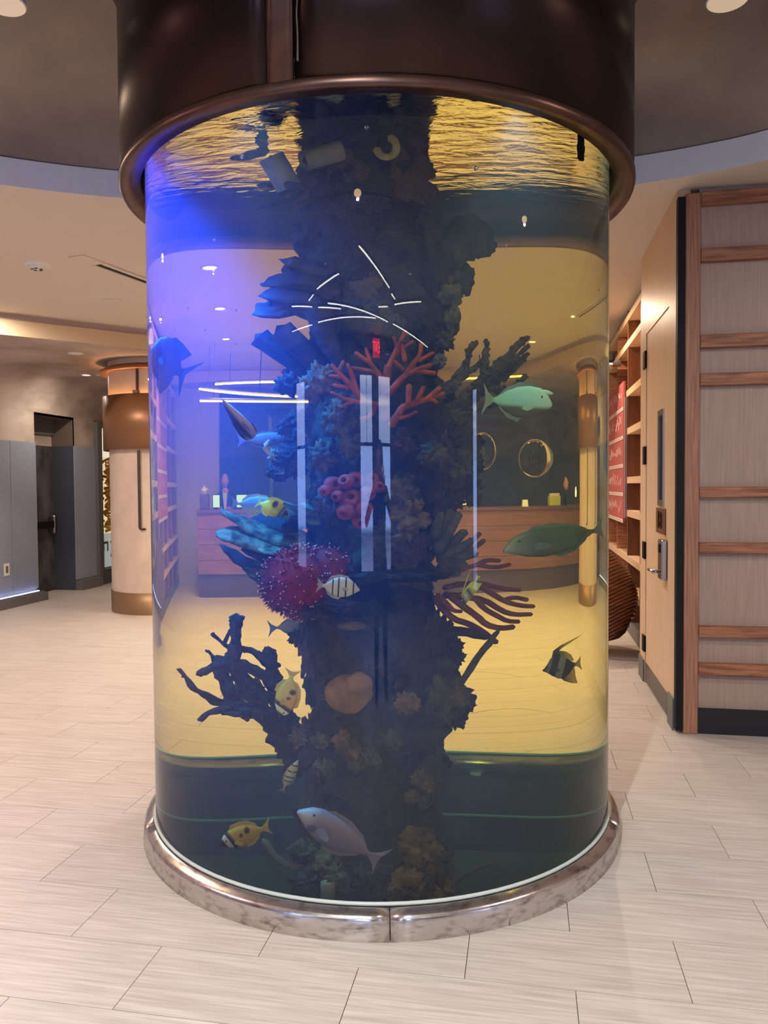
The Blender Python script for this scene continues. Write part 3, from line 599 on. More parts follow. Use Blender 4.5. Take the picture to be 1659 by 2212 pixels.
# foot ring in joined lengths
prof = [(1.100, 0), (1.096, .070), (1.092, .080), (1.084, .086), (1.060, .098), (1.048, .100), (1.048, -.02), (1.08, -.02)]
sa = [az(835)+.002]
for px in (318, 1333): sa.append(atan2(*reversed(level(*((-1.07 if px < 800 else 1.06), -.42)))))
sa = sorted([a % (2*pi) for a in sa]+[(pi*.35) % (2*pi), (pi*.85) % (2*pi)])
for i, a in enumerate(sa):
    b = sa[(i+1) % len(sa)]+(2*pi if i == len(sa)-1 else 0); obj('foot_ring', lathe(B(), prof, max(6, int((b-a)*15)), a+.0016, b-.0016, close=True), ring_m, aq, True)
obj('sealant_bead', lathe(B(), [(R_TANK+.002+.008*cos(t_), .106+.007*sin(t_)) for t_ in [k*pi/4 for k in range(8)]], 96, close=True), bead_m, aq, True)
# acrylic: one refracting boundary between the room's air and the water
def acrylic():
    m = bpy.data.materials.new('clear_acrylic'); m.use_nodes = True; nt = m.node_tree; nt.nodes.remove(nt.nodes['Principled BSDF'])
    rf = nt.nodes.new('ShaderNodeBsdfRefraction'); rf.inputs['IOR'].default_value = IOR; rf.inputs['Roughness'].default_value = 0; rf.inputs['Color'].default_value = (.98, .985, .98, 1)
    gl = nt.nodes.new('ShaderNodeBsdfGlossy'); gl.inputs['Roughness'].default_value = 0.0
    fr = nt.nodes.new('ShaderNodeFresnel'); ge = nt.nodes.new('ShaderNodeNewGeometry'); ma = nt.nodes.new('ShaderNodeMath'); ma.operation = 'MULTIPLY_ADD'; ma.inputs[1].default_value = IOR-1.49; ma.inputs[2].default_value = 1.49; nt.links.new(ge.outputs['Backfacing'], ma.inputs[0]); nt.links.new(ma.outputs[0], fr.inputs['IOR']); mx = nt.nodes.new('ShaderNodeMixShader')
    nt.links.new(fr.outputs[0], mx.inputs[0]); nt.links.new(rf.outputs[0], mx.inputs[1]); nt.links.new(gl.outputs[0], mx.inputs[2]); nt.links.new(mx.outputs[0], nt.nodes['Material Output'].inputs[0]); return m
def raw(name, bm, m, parent=None, smooth=False):
    me = bpy.data.meshes.new(name); bm.to_mesh(me); bm.free(); me.materials.append(m)
    if smooth: me.shade_smooth()
    o = bpy.data.objects.new(name, me); COL.objects.link(o)
    if parent: o.parent = parent
    return o
ZT = -.42
bm = B(); NA = 256; lo_, hi_ = [], []
for i in range(NA):
    a = 2*pi*i/NA; lo_.append(bm.verts.new((R_TANK*cos(a), R_TANK*sin(a), ZT))); hi_.append(bm.verts.new((R_TANK*cos(a), R_TANK*sin(a), Z_WATER)))
for i in range(NA): j = (i+1) % NA; bm.faces.new((lo_[i], lo_[j], hi_[j], hi_[i]))
raw('acrylic_wall', bm, acrylic(), aq, True)
bm = B(); lathe(bm, [(R_TANK-.001, ZT+.004), (.5, ZT+.01), (0, ZT+.012)], 48); obj('tank_floor', bm, mat('tank_floor', (30, 32, 34), .8), aq)
obj('sump_wall', lathe(B(), [(R_TANK+.006, ZT-.01), (R_TANK+.006, .06), (R_TANK+.012, .06), (R_TANK+.012, ZT-.01)], 64, close=True), mat('sump_black', (14, 18, 20), .7), aq, True)
obj('joint_line', lathe(B(), [(R_TANK-.004, -.235), (R_TANK-.010, -.228), (R_TANK-.004, -.221)], 96), mat('joint_line', (96, 150, 140), .4), aq, True)
# two clear dome fittings on the inside of the far acrylic
lensm = bpy.data.materials.new('clear_dome'); lensm.use_nodes = True; nt = lensm.node_tree; nt.nodes.remove(nt.nodes['Principled BSDF']); g = nt.nodes.new('ShaderNodeBsdfGlass'); g.inputs['IOR'].default_value = 1.06; g.inputs['Roughness'].default_value = 0; nt.links.new(g.outputs[0], nt.nodes['Material Output'].inputs[0])
for x, y_ in ((1155, 990), (1042, 975)):
    p = next(W(x, y_, k*.01) for k in range(20, 110) if W(x, y_, k*.01).to_2d().length > R_TANK-.05); q_ = Vector((p.x, p.y, 0)).normalized(); rot = q_.to_track_quat('Z', 'Y').to_matrix()
    bm = B(); blob(bm, p, (.046, .10, .04), 0, 0, 4, rot=rot); dm = obj('clear_dome', bm, lensm, aq, True, label='small clear round fitting on the far acrylic')
    bm = B(); lathe(bm, [(.030, -.006), (.036, 0), (.030, .006)], 28, close=True); [setattr(v, 'co', p+rot @ Vector((v.co.x*.45, v.co.y, v.co.z))) for v in bm.verts]; obj('dome_ring', bm, mat('dome_ring', (120, 104, 70), .3, .6), dm, True)
# water: the tinted, faintly hazy body and its rippled surface
def water_vol():
    m = bpy.data.materials.new('tank_water'); m.use_nodes = True; nt = m.node_tree; nt.nodes.remove(nt.nodes['Principled BSDF'])
    ab = nt.nodes.new('ShaderNodeVolumeAbsorption'); ab.inputs['Color'].default_value = (.88, .86, .02, 1); ab.inputs['Density'].default_value = .60
    sc = nt.nodes.new('ShaderNodeVolumeScatter'); sc.inputs['Color'].default_value = (.22, .42, 1, 1); sc.inputs['Density'].default_value = .19; sc.inputs['Anisotropy'].default_value = .2
    ad = nt.nodes.new('ShaderNodeAddShader'); nt.links.new(ab.outputs[0], ad.inputs[0]); nt.links.new(sc.outputs[0], ad.inputs[1]); nt.links.new(ad.outputs[0], nt.nodes['Material Output'].inputs['Volume']); return m
bm = B(); lathe(bm, [(0, ZT+.02), (R_TANK-.002, ZT+.02), (R_TANK-.002, Z_WATER-.004), (0, Z_WATER-.004)], 128)
bmesh.ops.remove_doubles(bm, verts=bm.verts[:], dist=1e-6)
wt = tag(obj('water', bm, water_vol(), kind='stuff'), 'clear yellowish tank water with a blue glow near the top', 'water')
def surf_mat():
    m = bpy.data.materials.new('water_surface'); m.use_nodes = True; nt = m.node_tree; nt.nodes.remove(nt.nodes['Principled BSDF'])
    g = nt.nodes.new('ShaderNodeBsdfGlass'); g.inputs['IOR'].default_value = IOR; g.inputs['Roughness'].default_value = 0.0
    tc = nt.nodes.new('ShaderNodeTexCoord'); mp = nt.nodes.new('ShaderNodeMapping'); mp.inputs['Rotation'].default_value = (0, 0, -YAW); mp.inputs['Scale'].default_value = (.7, 1.0, 1)
    nt.links.new(tc.outputs['Object'], mp.inputs[0]); n = nt.nodes.new('ShaderNodeTexNoise'); n.inputs['Scale'].default_value = 13; n.inputs['Detail'].default_value = 3.5; n.inputs['Distortion'].default_value = .4; nt.links.new(mp.outputs[0], n.inputs['Vector'])
    bp = nt.nodes.new('ShaderNodeBump'); bp.inputs['Strength'].default_value = .55; bp.inputs['Distance'].default_value = .012; nt.links.new(n.outputs['Fac'], bp.inputs['Height']); nt.links.new(bp.outputs[0], g.inputs['Normal'])
    nt.links.new(g.outputs[0], nt.nodes['Material Output'].inputs[0]); return m
bm = B(); vs = [bm.verts.new((R_TANK*cos(2*pi*i/NA), R_TANK*sin(2*pi*i/NA), Z_WATER)) for i in range(NA)]; bm.faces.new(vs)
raw('water_surface', bm, surf_mat(), wt)
# lamps in the water: a blue one by the wall on the dark side, hidden white ones added under the hood to light reef and fish
def tank_lamp(name, lab, loc, aim, power, col, spread, r=.03, body=.05, wide=0):
    t = thing(name, lab, 'lamp', loc); dv = (Vector(aim)-Vector(loc)).normalized(); rot = dv.to_track_quat('Z', 'Y').to_matrix()
    bm = B(); lathe(bm, [(0, -.07), (body, -.07), (body, -.004), (body*.9, 0), (body*.8, -.02), (0, -.02)], 20); [setattr(v, 'co', rot @ v.co) for v in bm.verts]; obj('housing', bm, black_m, t)
    bm = B(); box(bm, -.008, .008, -.008, .008, .0, Z_WATER+.1-loc[2]); obj('stem', bm, black_m, t)
    lamp('SPOT', name+'_light', Vector(loc)+dv*.006, power, col, aim, spot_size=radians(spread), spot_blend=1.0, shadow_soft_size=r)
    if wide: lamp('SPOT', name+'_wide_light', Vector(loc)+dv*.006, wide, col, aim, spot_size=radians(172), spot_blend=1.0, shadow_soft_size=r)
    return t
bl = (*level(-.89, -.38), 2.95)
tank_lamp('blue_tank_lamp', 'small black submerged lamp glowing blue on the dark side of the tank', bl, (*level(-1.05, -.30), 0.6), 2900, (.004, .078, 1.0), 108, wide=260)
tank_lamp('added_tank_lamp', 'small added submerged lamp hidden under the front of the hood, column side', (*level(-.42, -.80), 2.93), (*level(-.45, -.1), 1.0), 16, (.85, .95, 1.0), 110)
tank_lamp('added_tank_lamp', 'small added submerged lamp hidden under the front of the hood, door side', (*level(.48, -.76), 2.93), (*level(.6, 0), 1.3), 24, (.95, 1.0, .85), 110)
cl_ = W(1255, 322, -.55)
t = thing('hose_clip', 'small black clip hanging under the hood rim in the water', 'clip', cl_); bm = B(); bevel(box(bm, -.018, .018, -.012, .012, -.045, .10), .006); obj('clip', bm, black_m, t); obj('knob', lathe(B(), [(0, -.01), (.022, -.01), (.024, .012), (0, .014)], 12), black_m, t)

# ================================================================= REEF
reef = thing('reef_column', 'dark rock column covered with corals and sponges standing in the tank', 'reef')
def rmat(name, a, b, rough=.75, sc=14, bump=.5, lo=.32, hi=.68, spec=.3): return mat(name, a, rough, var=(sc, (1, 1, 1), lo, hi), rgb2=b, bump=(sc*2.2, (1, 1, 1), bump), spec=spec)
rock_m = rmat('reef_rock', (52, 46, 40), (14, 13, 14), sc=12, bump=.9); rock2_m = rmat('reef_rock_olive', (92, 84, 58), (34, 34, 26), bump=.9); rock3_m = rmat('reef_rock_purple', (62, 50, 60), (22, 19, 26), bump=.9); rock4_m = rmat('reef_tan', (124, 104, 74), (62, 52, 38), bump=.8)
purple_m = rmat('plate_purple', (52, 46, 66), (22, 20, 34)); green_m = rmat('plate_green', (112, 124, 100), (44, 48, 42), sc=18, lo=.4, hi=.6); darkcoral_m = rmat('branch_dark', (54, 54, 66), (18, 18, 26), sc=30, bump=.9)
antler_m = rmat('antler_grey', (86, 76, 80), (34, 30, 34), sc=30, bump=.9); orange_m = rmat('orange_coral', (158, 76, 44), (100, 42, 28), sc=18, bump=.25); pink_m = rmat('pink_sponge', (160, 66, 66), (104, 36, 42), sc=20, bump=.25); pinkin_m = mat('sponge_mouth', (70, 20, 24), .8)
red_c = rmat('red_coral', (138, 20, 38), (84, 8, 22), sc=10, bump=.2); tip_m = mat('polyp_tip', (236, 176, 170), .5); finger_m = rmat('finger_coral', (128, 66, 66), (92, 44, 48), sc=26, bump=.3); gfinger_m = rmat('grey_finger', (92, 92, 84), (56, 56, 52), sc=26); disc_m = rmat('leather_coral', (158, 124, 98), (120, 88, 66), sc=12, bump=.35); pvc_m = rmat('grey_pipe', (150, 150, 146), (108, 108, 106), sc=12, bump=.1); olive_m = rmat('olive_ring', (188, 176, 110), (140, 128, 76), sc=30, bump=.2)
# core: silhouette heights in the photograph -> radii about the tank's axis
prof = [(232, 720, 945), (300, 650, 946), (360, 640, 938), (420, 640, 955), (470, 660, 955), (530, 655, 960), (600, 670, 975), (680, 672, 985), (760, 650, 975), (830, 655, 985), (900, 648, 1000), (980, 660, 1015), (1060, 662, 990), (1140, 664, 962), (1230, 664, 945), (1320, 664, 945), (1400, 652, 975), (1470, 660, 995), (1540, 662, 1000), (1620, 662, 972), (1700, 655, 965), (1790, 650, 960), (1860, 645, 965), (1920, 635, 975)]
rows = []
for y_, l_, r_ in prof:
    a, b = W(l_, y_, 0), W(r_, y_, 0); f_ = W((l_+r_)/2, y_, -.3); rows.append(((a+b)/2, (a-b).length/2, f_.z))
rows.append((rows[-1][0].copy(), rows[-1][1]*1.1, ZT+.01)); rows.insert(0, (rows[0][0].copy(), rows[0][1], Z_WATER+.05))
NR = 300; bm = B(); rings = []; NTH = 160
for i in range(NR+1):
    t_ = i/NR*(len(rows)-1); k = min(int(t_), len(rows)-2); f_ = t_-k; f2 = f_*f_*(3-2*f_)
    c0 = rows[k][0].lerp(rows[k+1][0], f2); rad = rows[k][1]*(1-f2)+rows[k+1][1]*f2; z = rows[k][2]*(1-f_)+rows[k+1][2]*f_; ring = []
    for j in range(NTH):
        a = 2*pi*j/NTH; d_ = Vector((cos(a), sin(a), 0)); p = Vector((c0.x, c0.y, z))+d_*rad*.9
        n1 = noise.fractal(p*3.2, 1.0, 2.0, 3); n2 = noise.fractal(p*11, 1.0, 2.0, 4)
        n3 = noise.fractal(p*30, 1.0, 2.0, 2); ring.append(bm.verts.new(p+d_*(n1*.05+n2*.028+n3*.009)))
    rings.append(ring)
for A, Q in zip(rings, rings[1:]):
    for j in range(NTH): bm.faces.new((A[j], A[(j+1) % NTH], Q[(j+1) % NTH], Q[j]))
obj('rock_core', bm, rock_m, reef, True)
def core_at(z):
    for (c0, r0, z0), (c1, r1, z1) in zip(rows, rows[1:]):
        if z <= z0 and z >= z1: f_ = (z0-z)/max(z0-z1, 1e-6); return c0.lerp(c1, f_), r0+(r1-r0)*f_
    return rows[-1][0], rows[-1][1]
# encrusting growths all round it
protos = []
for k in range(10):
    bm = B(); blob(bm, (0, 0, 0), (1, 1, .30), .8, 11+k*3.3, 4, 1.25); o = obj('encrusting_growth', bm, rock_m, reef, True); protos.append(o)
rr = random.Random(12); em = [rock_m, rock2_m, rock3_m, rock4_m, rock_m, rock2_m]
for k in range(240):
    z = -.38+rr.random()*3.25; c0, r0 = core_at(z); a = rr.random()*2*pi; sc = .03+.07*rr.random()**1.8
    if k < len(protos): o = protos[k]
    else:
        o = bpy.data.objects.new('encrusting_growth', protos[k % 10].data); COL.objects.link(o); o.parent = reef
    nrm = Vector((cos(a), sin(a), .25*(rr.random()-.3))); p = Vector((c0.x, c0.y, z))+Vector((cos(a), sin(a), 0))*(r0*.93)
    o.matrix_local = Matrix.Translation(p) @ nrm.to_track_quat('Z', 'Y').to_matrix().to_4x4() @ Matrix.Rotation(rr.random()*6, 4, 'Z') @ Matrix.Diagonal((sc, sc*(.6+.7*rr.random()), sc*(.6+.6*rr.random()), 1))
    o.material_slots[0].link = 'OBJECT'; o.material_slots[0].material = em[int(rr.random()*6)]
def part(name, bm, m, label=None): return obj(name, bm, m, reef, True, label=label)
def br(bm, pts, r, q=0.0, dq=0.0, wob=.25, n=9, flat=1.0, seed=0., up=None, freq=26):
    """branch along photograph points; r in photograph pixels"""
    k = len(pts); P = [W(x, y, q+dq*i/(k-1)) for i, (x, y) in enumerate(pts)]
    rd = [PX(r[min(i, len(r)-1)] if len(r) == k else r[0]+(r[-1]-r[0])*i/(k-1), .9) for i in range(k)]
    return sweep(bm, P, rd, n, flat, wob, seed, up, True, freq)
# dark branching coral low on the blue side
def branches(name, lst, m, label, wob=.25, freq=26, n=9, nubs=0.0):
    root = None; rn = random.Random(len(lst))
    for i, (pts, r, q, dq) in enumerate(lst):
        fine = [pts[0]]
        for a, b in zip(pts, pts[1:]):
            st = max(1, int(Vector((b[0]-a[0], b[1]-a[1])).length/14)); fine += [(a[0]+(b[0]-a[0])*j/st, a[1]+(b[1]-a[1])*j/st) for j in range(1, st+1)]
        bm = br(B(), fine, r, q, dq, wob, n, seed=i*1.7, freq=freq)
        for j, (x, y_) in enumerate(fine):
            for _ in range(int(nubs*4)):
                if rn.random() > .75: continue
                t_ = j/max(1, len(fine)-1); P = W(x, y_, q+dq*t_); rp = PX(r[0]+(r[-1]-r[0])*t_, .9); a_ = rn.uniform(0, 6.28); d_ = Vector((cos(a_)*CS, cos(a_)*SN, sin(a_)))-HEAD*rn.uniform(-.2, .8); d_.normalize()
                blob(bm, P+d_*rp*.78, (rp*(.34+.36*rn.random())*nubs+.003,)*3, .35, j+a_, 1)
        if root is None: root = part(name, bm, m, label)
        else: obj('branch', bm, m, root, True)
branches('branching_coral', [([(650, 1650), (600, 1580), (545, 1500), (500, 1430), (512, 1395)], (30, 13), -.12, -.05), ([(500, 1440), (508, 1385), (511, 1338)], (12, 11), -.17, 0), ([(511, 1350), (511, 1333)], (8, 15), -.17, 0), ([(640, 1615), (612, 1540), (592, 1470), (582, 1405)], (26, 12), -.10, -.03), ([(582, 1420), (580, 1402)], (12, 12), -.13, 0),
    ([(388, 1446), (420, 1490), (470, 1516), (540, 1532), (600, 1575)], (5, 13), -.2, .05), ([(432, 1555), (455, 1537), (500, 1530), (560, 1540), (610, 1590)], (5, 14), -.22, .06), ([(480, 1541), (510, 1543), (540, 1535)], (5, 7), -.24, 0), ([(428, 1456), (462, 1438), (505, 1432), (560, 1452), (600, 1492)], (8, 13), -.2, .06), ([(449, 1406), (472, 1432), (512, 1450)], (4, 8), -.1, -.05), ([(458, 1369), (490, 1396), (545, 1406), (590, 1440)], (4, 10), -.14, .02), ([(496, 1363), (484, 1388)], (4, 5), -.05, 0), ([(470, 1420), (482, 1465), (505, 1510), (540, 1545)], (13, 14), -.05, -.04), ([(620, 1500), (600, 1520), (572, 1500), (555, 1470)], (10, 7), -.16, 0)], darkcoral_m, 'dark blue-black branching coral low on the reef', .34, 30, 10, .6)
# grey antler coral on the lit side
branches('antler_coral', [([(985, 1055), (985, 1010), (1008, 930), (1015, 880), (1032, 835)], (13, 9), -.05, 0), ([(960, 930), (1000, 880), (1045, 812), (1052, 738)], (11, 5), -.1, 0), ([(955, 850), (985, 818), (1008, 785), (1017, 742)], (9, 5), -.12, 0), ([(1012, 760), (1030, 740)], (5, 4), -.12, 0), ([(1030, 840), (1062, 800), (1100, 768), (1133, 730)], (11, 7), -.06, -.04), ([(1055, 812), (1100, 785), (1142, 748)], (8, 4), -.03, .04), ([(1050, 830), (1095, 800), (1143, 763)], (8, 4), .02, .03), ([(1040, 850), (1085, 818), (1131, 779)], (8, 4), 0, .06), ([(1010, 885), (1070, 872), (1098, 845), (1134, 814)], (7, 5), -.1, -.05), ([(940, 862), (975, 838), (1012, 800)], (9, 7), -.16, 0), ([(945, 905), (985, 872), (1022, 838)], (9, 8), -.14, 0), ([(955, 945), (1000, 905), (1025, 880)], (11, 8), -.1, 0), ([(1000, 965), (985, 1000), (965, 1020)], (10, 10), -.08, 0), ([(985, 820), (1020, 800), (1045, 775)], (7, 5), -.05, 0), ([(960, 880), (952, 920), (958, 950)], (8, 7), -.15, 0), ([(1020, 860), (1060, 835), (1075, 850), (1085, 838)], (9, 6), -.05, 0)], antler_m, 'grey knobbly antler coral on the lit side of the reef', .42, 46, 9, 1.0)
# orange branching coral on the front
branches('orange_coral', [([(832, 905), (832, 850), (838, 790)], (9, 7), -.36, -.03), ([(834, 830), (800, 785), (768, 762)], (7, 4), -.38, 0), ([(836, 800), (855, 758), (876, 716)], (6, 4), -.38, 0), ([(850, 768), (892, 738)], (5, 4), -.38, 0), ([(838, 850), (880, 805), (908, 765), (910, 742)], (8, 4), -.4, 0), ([(880, 806), (932, 788)], (6, 5), -.4, 0), ([(890, 800), (940, 806)], (5, 5), -.4, 0), ([(845, 920), (868, 880), (925, 862), (958, 850)], (8, 5), -.42, 0), ([(882, 872), (884, 832)], (6, 5), -.43, 0), ([(900, 866), (915, 836)], (5, 4), -.43, 0), ([(920, 864), (950, 838)], (5, 5), -.43, 0), ([(835, 880), (790, 870), (755, 830), (716, 788)], (8, 4), -.4, 0), ([(770, 850), (762, 815), (750, 786)], (6, 4), -.4, 0), ([(752, 838), (720, 832)], (5, 4), -.4, 0), ([(790, 872), (745, 862), (716, 848)], (6, 4), -.4, 0), ([(765, 866), (735, 880)], (5, 4), -.4, 0), ([(875, 780), (868, 745)], (5, 4), -.4, 0), ([(905, 780), (936, 762)], (5, 3), -.4, 0), ([(820, 805), (790, 800), (760, 795)], (5, 4), -.38, 0), ([(800, 785), (790, 752)], (4, 3), -.38, 0), ([(862, 760), (850, 728)], (4, 3), -.38, 0), ([(740, 815), (712, 812)], (5, 4), -.4, 0), ([(812, 876), (800, 900), (778, 905)], (6, 4), -.4, 0), ([(850, 905), (880, 900), (900, 890)], (6, 4), -.42, 0), ([(930, 862), (945, 870)], (5, 4), -.43, 0), ([(872, 800), (852, 780)], (5, 3), -.41, 0), ([(730, 805), (742, 780)], (4, 3), -.4, 0)], orange_m, 'orange antler coral across the front of the reef', .12)
# pink cup sponges
sp_root = None
for i, (x, y_, r) in enumerate(((757, 1076, 23), (787, 1100, 19), (746, 1106, 19), (780, 1126, 19), (720, 1047, 19), (747, 1040, 17), (768, 1036, 18), (795, 1066, 17), (702, 1060, 13), (804, 1034, 14), (818, 1052, 13), (728, 1072, 14))):
    p = W(x, y_, -.36-.02*(i % 3)); rad = PX(r, .85); ax_ = (CAM-p); ax_.z = 0; ax_ = (ax_.normalized()+Vector((.5*sin(i*2.1), .1, .45*cos(i*1.3)-.15))).normalized(); rot = ax_.to_track_quat('Z', 'Y').to_matrix()
    bm = B(); lathe(bm, [(0, -1.1), (.7, -.9), (1.0, -.3), (.98, .2), (.72, .62), (.42, .72), (.33, .6), (.3, .1)], 20); [setattr(v, 'co', p+rot @ (v.co*rad)) for v in bm.verts]
    o = part('cup_sponges', bm, pink_m, 'cluster of pink-red cup sponges on the front of the reef') if sp_root is None else obj('cup', bm, pink_m, sp_root, True)
    sp_root = sp_root or o
    bm = B(); lathe(bm, [(.31, .2), (0, .15)], 16); [setattr(v, 'co', p+rot @ (v.co*rad)) for v in bm.verts]; obj('mouth', bm, pinkin_m, sp_root)
# red spiky coral
pc = W(652, 1258, -.30); rx, rz = PX(88, .80), PX(72, 1.0); bm = B(); blob(bm, pc, (rx*.95, rx*.8, rz*.93), .05, 3, 4); p2 = W(708, 1228, -.33); blob(bm, p2, (PX(42, .8), PX(42, .8), PX(40)), .05, 5, 3)
rc = part('spiky_coral', bm, red_c, 'crimson spiky coral ball with pale tips')
bm = B(); bt = B(); rr = random.Random(8)
def spike(bm, p, d_, l, r, n=5):
    s_ = d_.orthogonal().normalized(); u_ = d_.cross(s_); base = [bm.verts.new(p+(s_*cos(2*pi*k/n)+u_*sin(2*pi*k/n))*r) for k in range(n)]; tip = bm.verts.new(p+d_*l)
    for k in range(n): bm.faces.new((base[k], base[(k+1) % n], tip))
for k in range(760):
    u_ = rr.uniform(-1, 1); a = rr.uniform(0, 2*pi); s_ = sqrt(1-u_*u_); d_ = Vector((s_*cos(a), s_*sin(a), u_))
    big = k < 620; c_, ex = (pc, (rx, rx*.84, rz)) if big else (p2, (PX(42, .8),)*2+(PX(40),))
    p = c_+Vector((d_.x*ex[0], d_.y*ex[1], d_.z*ex[2]))*.93; l = PX(9+7*rr.random()); dd = (d_+Vector((rr.uniform(-.3, .3), rr.uniform(-.3, .3), rr.uniform(-.4, .2)))).normalized()
    spike(bm, p, dd, l, PX(3.4))
    if rr.random() < .55: blob(bt, p+dd*l*.8, (PX(1.5),)*3, 0, 0, 1)
obj('spikes', bm, red_c, rc, kind='stuff'); obj('pale_tips', bt, tip_m, rc, kind='stuff', label='tiny pale polyp tips')
# plate corals
def plates(name, lst, m, label, flat=.3, wob=.3):
    root = None
    for i, (pts, r, q, dq, mm) in enumerate(lst):
        bm = br(B(), pts, tuple(v*1.3 for v in r), q, dq, wob*1.4, 16, flat*.8, i*2.3, tuple(Vector((0, 0, .85))-HEAD*(.62+.12*sin(i*2))), 20)
        if root is None: root = part(name, bm, mm or m, label)
        else: obj('plate', bm, mm or m, root, True)
plates('plate_coral', [([(480, 1108), (520, 1125), (575, 1150), (640, 1160)], (13, 16, 26, 34), -.25, .1, green_m), ([(478, 1160), (520, 1160), (580, 1172), (650, 1175)], (15, 26, 34, 38), -.30, .14, green_m), ([(515, 1146), (560, 1150), (640, 1150)], (10, 26, 30), -.12, .1, purple_m), ([(545, 1135), (600, 1120), (655, 1118)], (12, 34, 40), -.16, .1, purple_m), ([(600, 1100), (640, 1104), (680, 1110)], (22, 34, 30), -.22, .1, green_m), ([(483, 1182), (515, 1205), (560, 1240), (620, 1262)], (12, 18, 30, 34), -.14, .1, purple_m), ([(530, 1190), (580, 1203), (650, 1205)], (14, 36, 44), -.2, .1, purple_m), ([(535, 1232), (575, 1238), (630, 1232)], (12, 24, 30), -.22, .1, green_m), ([(565, 1190), (600, 1190), (650, 1188)], (8, 26, 40), -.30, .1, green_m)], purple_m, 'layered grey-green plate coral on the blue side of the reef')
plates('shelf_coral', [([(612, 562), (650, 572), (720, 585)], (10, 20, 40), -.14, .06, None), ([(567, 616), (600, 610), (650, 598), (720, 610)], (7, 16, 34, 44), -.16, .08, None), ([(575, 640), (620, 640), (690, 660)], (14, 28, 40), -.2, .08, None), ([(556, 678), (590, 672), (630, 662), (700, 680)], (12, 24, 30, 40), -.24, .1, None), ([(615, 585), (660, 590), (720, 590)], (12, 30, 46), -.05, .04, None), ([(600, 625), (660, 640), (710, 640)], (20, 36, 46), -.08, .05, None)], purple_m, 'dark violet shelf corals high on the blue side', .5, .4)
for i, (pts, r, q) in enumerate((([(700, 835), (640, 790), (560, 728)], (13, 17, 23), -.2), ([(720, 830), (670, 770), (607, 712)], (14, 22, 27), -.27), ([(735, 790), (700, 720), (690, 668)], (14, 24, 30), -.33))):
    bm = B(); P = [W(x, y_, q+.05) for x, y_ in pts]; rd = [PX(v, .85) for v in r]; sweep(bm, P, rd, 16, 1, .08, i, None, False, 20); part('tube_sponge', bm, purple_m, 'dark violet tube sponge')
    e = (P[-1]-P[-2]).normalized(); bm = B(); sweep(bm, [P[-1]-e*.004, P[-1]-e*.03], [rd[-1]*.8, rd[-1]*.7], 16, 1, 0, 0, None, True); part('tube_mouth', bm, black_m)
bm = B(); blob(bm, W(672, 520, -.05), (PX(34, .8), .07, PX(40)), .5, 6, 4, 1.6); part('crusty_growth', bm, rock3_m, 'crusty violet-lit growth near the top')
bm = B(); blob(bm, W(632, 570, -.2), (PX(14, .8), .03, PX(10)), .6, 61, 3); part('crusty_growth', bm, rock3_m)
# fans on the lit side
for i, (x, y_, a, b, q) in enumerate(((1012, 518, 48, 44, 0), (985, 540, 34, 34, -.05), (985, 605, 34, 36, -.02), (975, 690, 18, 30, -.1), (972, 640, 22, 24, -.12))):
    bm = B(); blob(bm, W(x, y_, q), (PX(a, .8), .035, PX(b)), .45, 20+i, 4, rot=Matrix.Rotation(YAW, 3, 'Z')); part('fan_sponge', bm, rock_m if i < 3 else rock2_m)
# knobbly growths down both edges
for i, (x, y_, r, q, m) in enumerate(((624, 832, 21, -.15, rock3_m), (618, 805, 7, -.15, antler_m), (614, 924, 13, -.2, rock3_m), (634, 950, 17, -.2, rock3_m), (632, 985, 22, -.22, rock3_m), (596, 985, 13, -.2, green_m), (612, 1000, 16, -.2, rock3_m), (588, 1018, 12, -.2, antler_m), (606, 1024, 14, -.21, antler_m), (640, 1010, 18, -.22, rock3_m), (640, 905, 17, -.16, rock_m),
        (1008, 955, 26, 0, rock_m), (1016, 1000, 24, 0, rock_m), (1004, 1045, 27, 0, rock_m), (1022, 1075, 16, 0, rock2_m), (985, 1000, 28, -.1, rock2_m), (978, 1080, 20, -.1, rock_m), (975, 900, 22, -.12, rock2_m), (992, 940, 20, -.1, rock3_m), (640, 1378, 14, -.05, rock_m), (978, 1395, 17, -.1, rock_m), (985, 1420, 16, -.1, rock_m), (966, 1440, 20, -.1, rock2_m), (962, 1505, 42, -.16, rock2_m), (1000, 1520, 22, -.1, rock_m), (985, 1550, 20, -.1, rock_m), (642, 1590, 20, -.15, rock4_m), (960, 735, 16, -.2, rock3_m), (950, 780, 12, -.26, gfinger_m), (935, 985, 24, -.3, rock2_m), (700, 1090, 20, -.33, antler_m), (716, 1110, 22, -.33, rock3_m), (880, 1115, 34, -.36, rock4_m), (838, 1165, 30, -.37, rock2_m), (868, 1065, 30, -.36, rock2_m), (735, 905, 34, -.36, rock2_m), (760, 960, 26, -.37, rock2_m), (690, 830, 30, -.32, rock4_m), (870, 960, 26, -.37, rock3_m), (700, 985, 26, -.32, rock2_m))):
    bm = B(); blob(bm, W(x, y_, q), (PX(r, .85), PX(r, .7), PX(r)), .7, 40+i*1.3, 4, 1.7); part('knobbly_growth', bm, m)
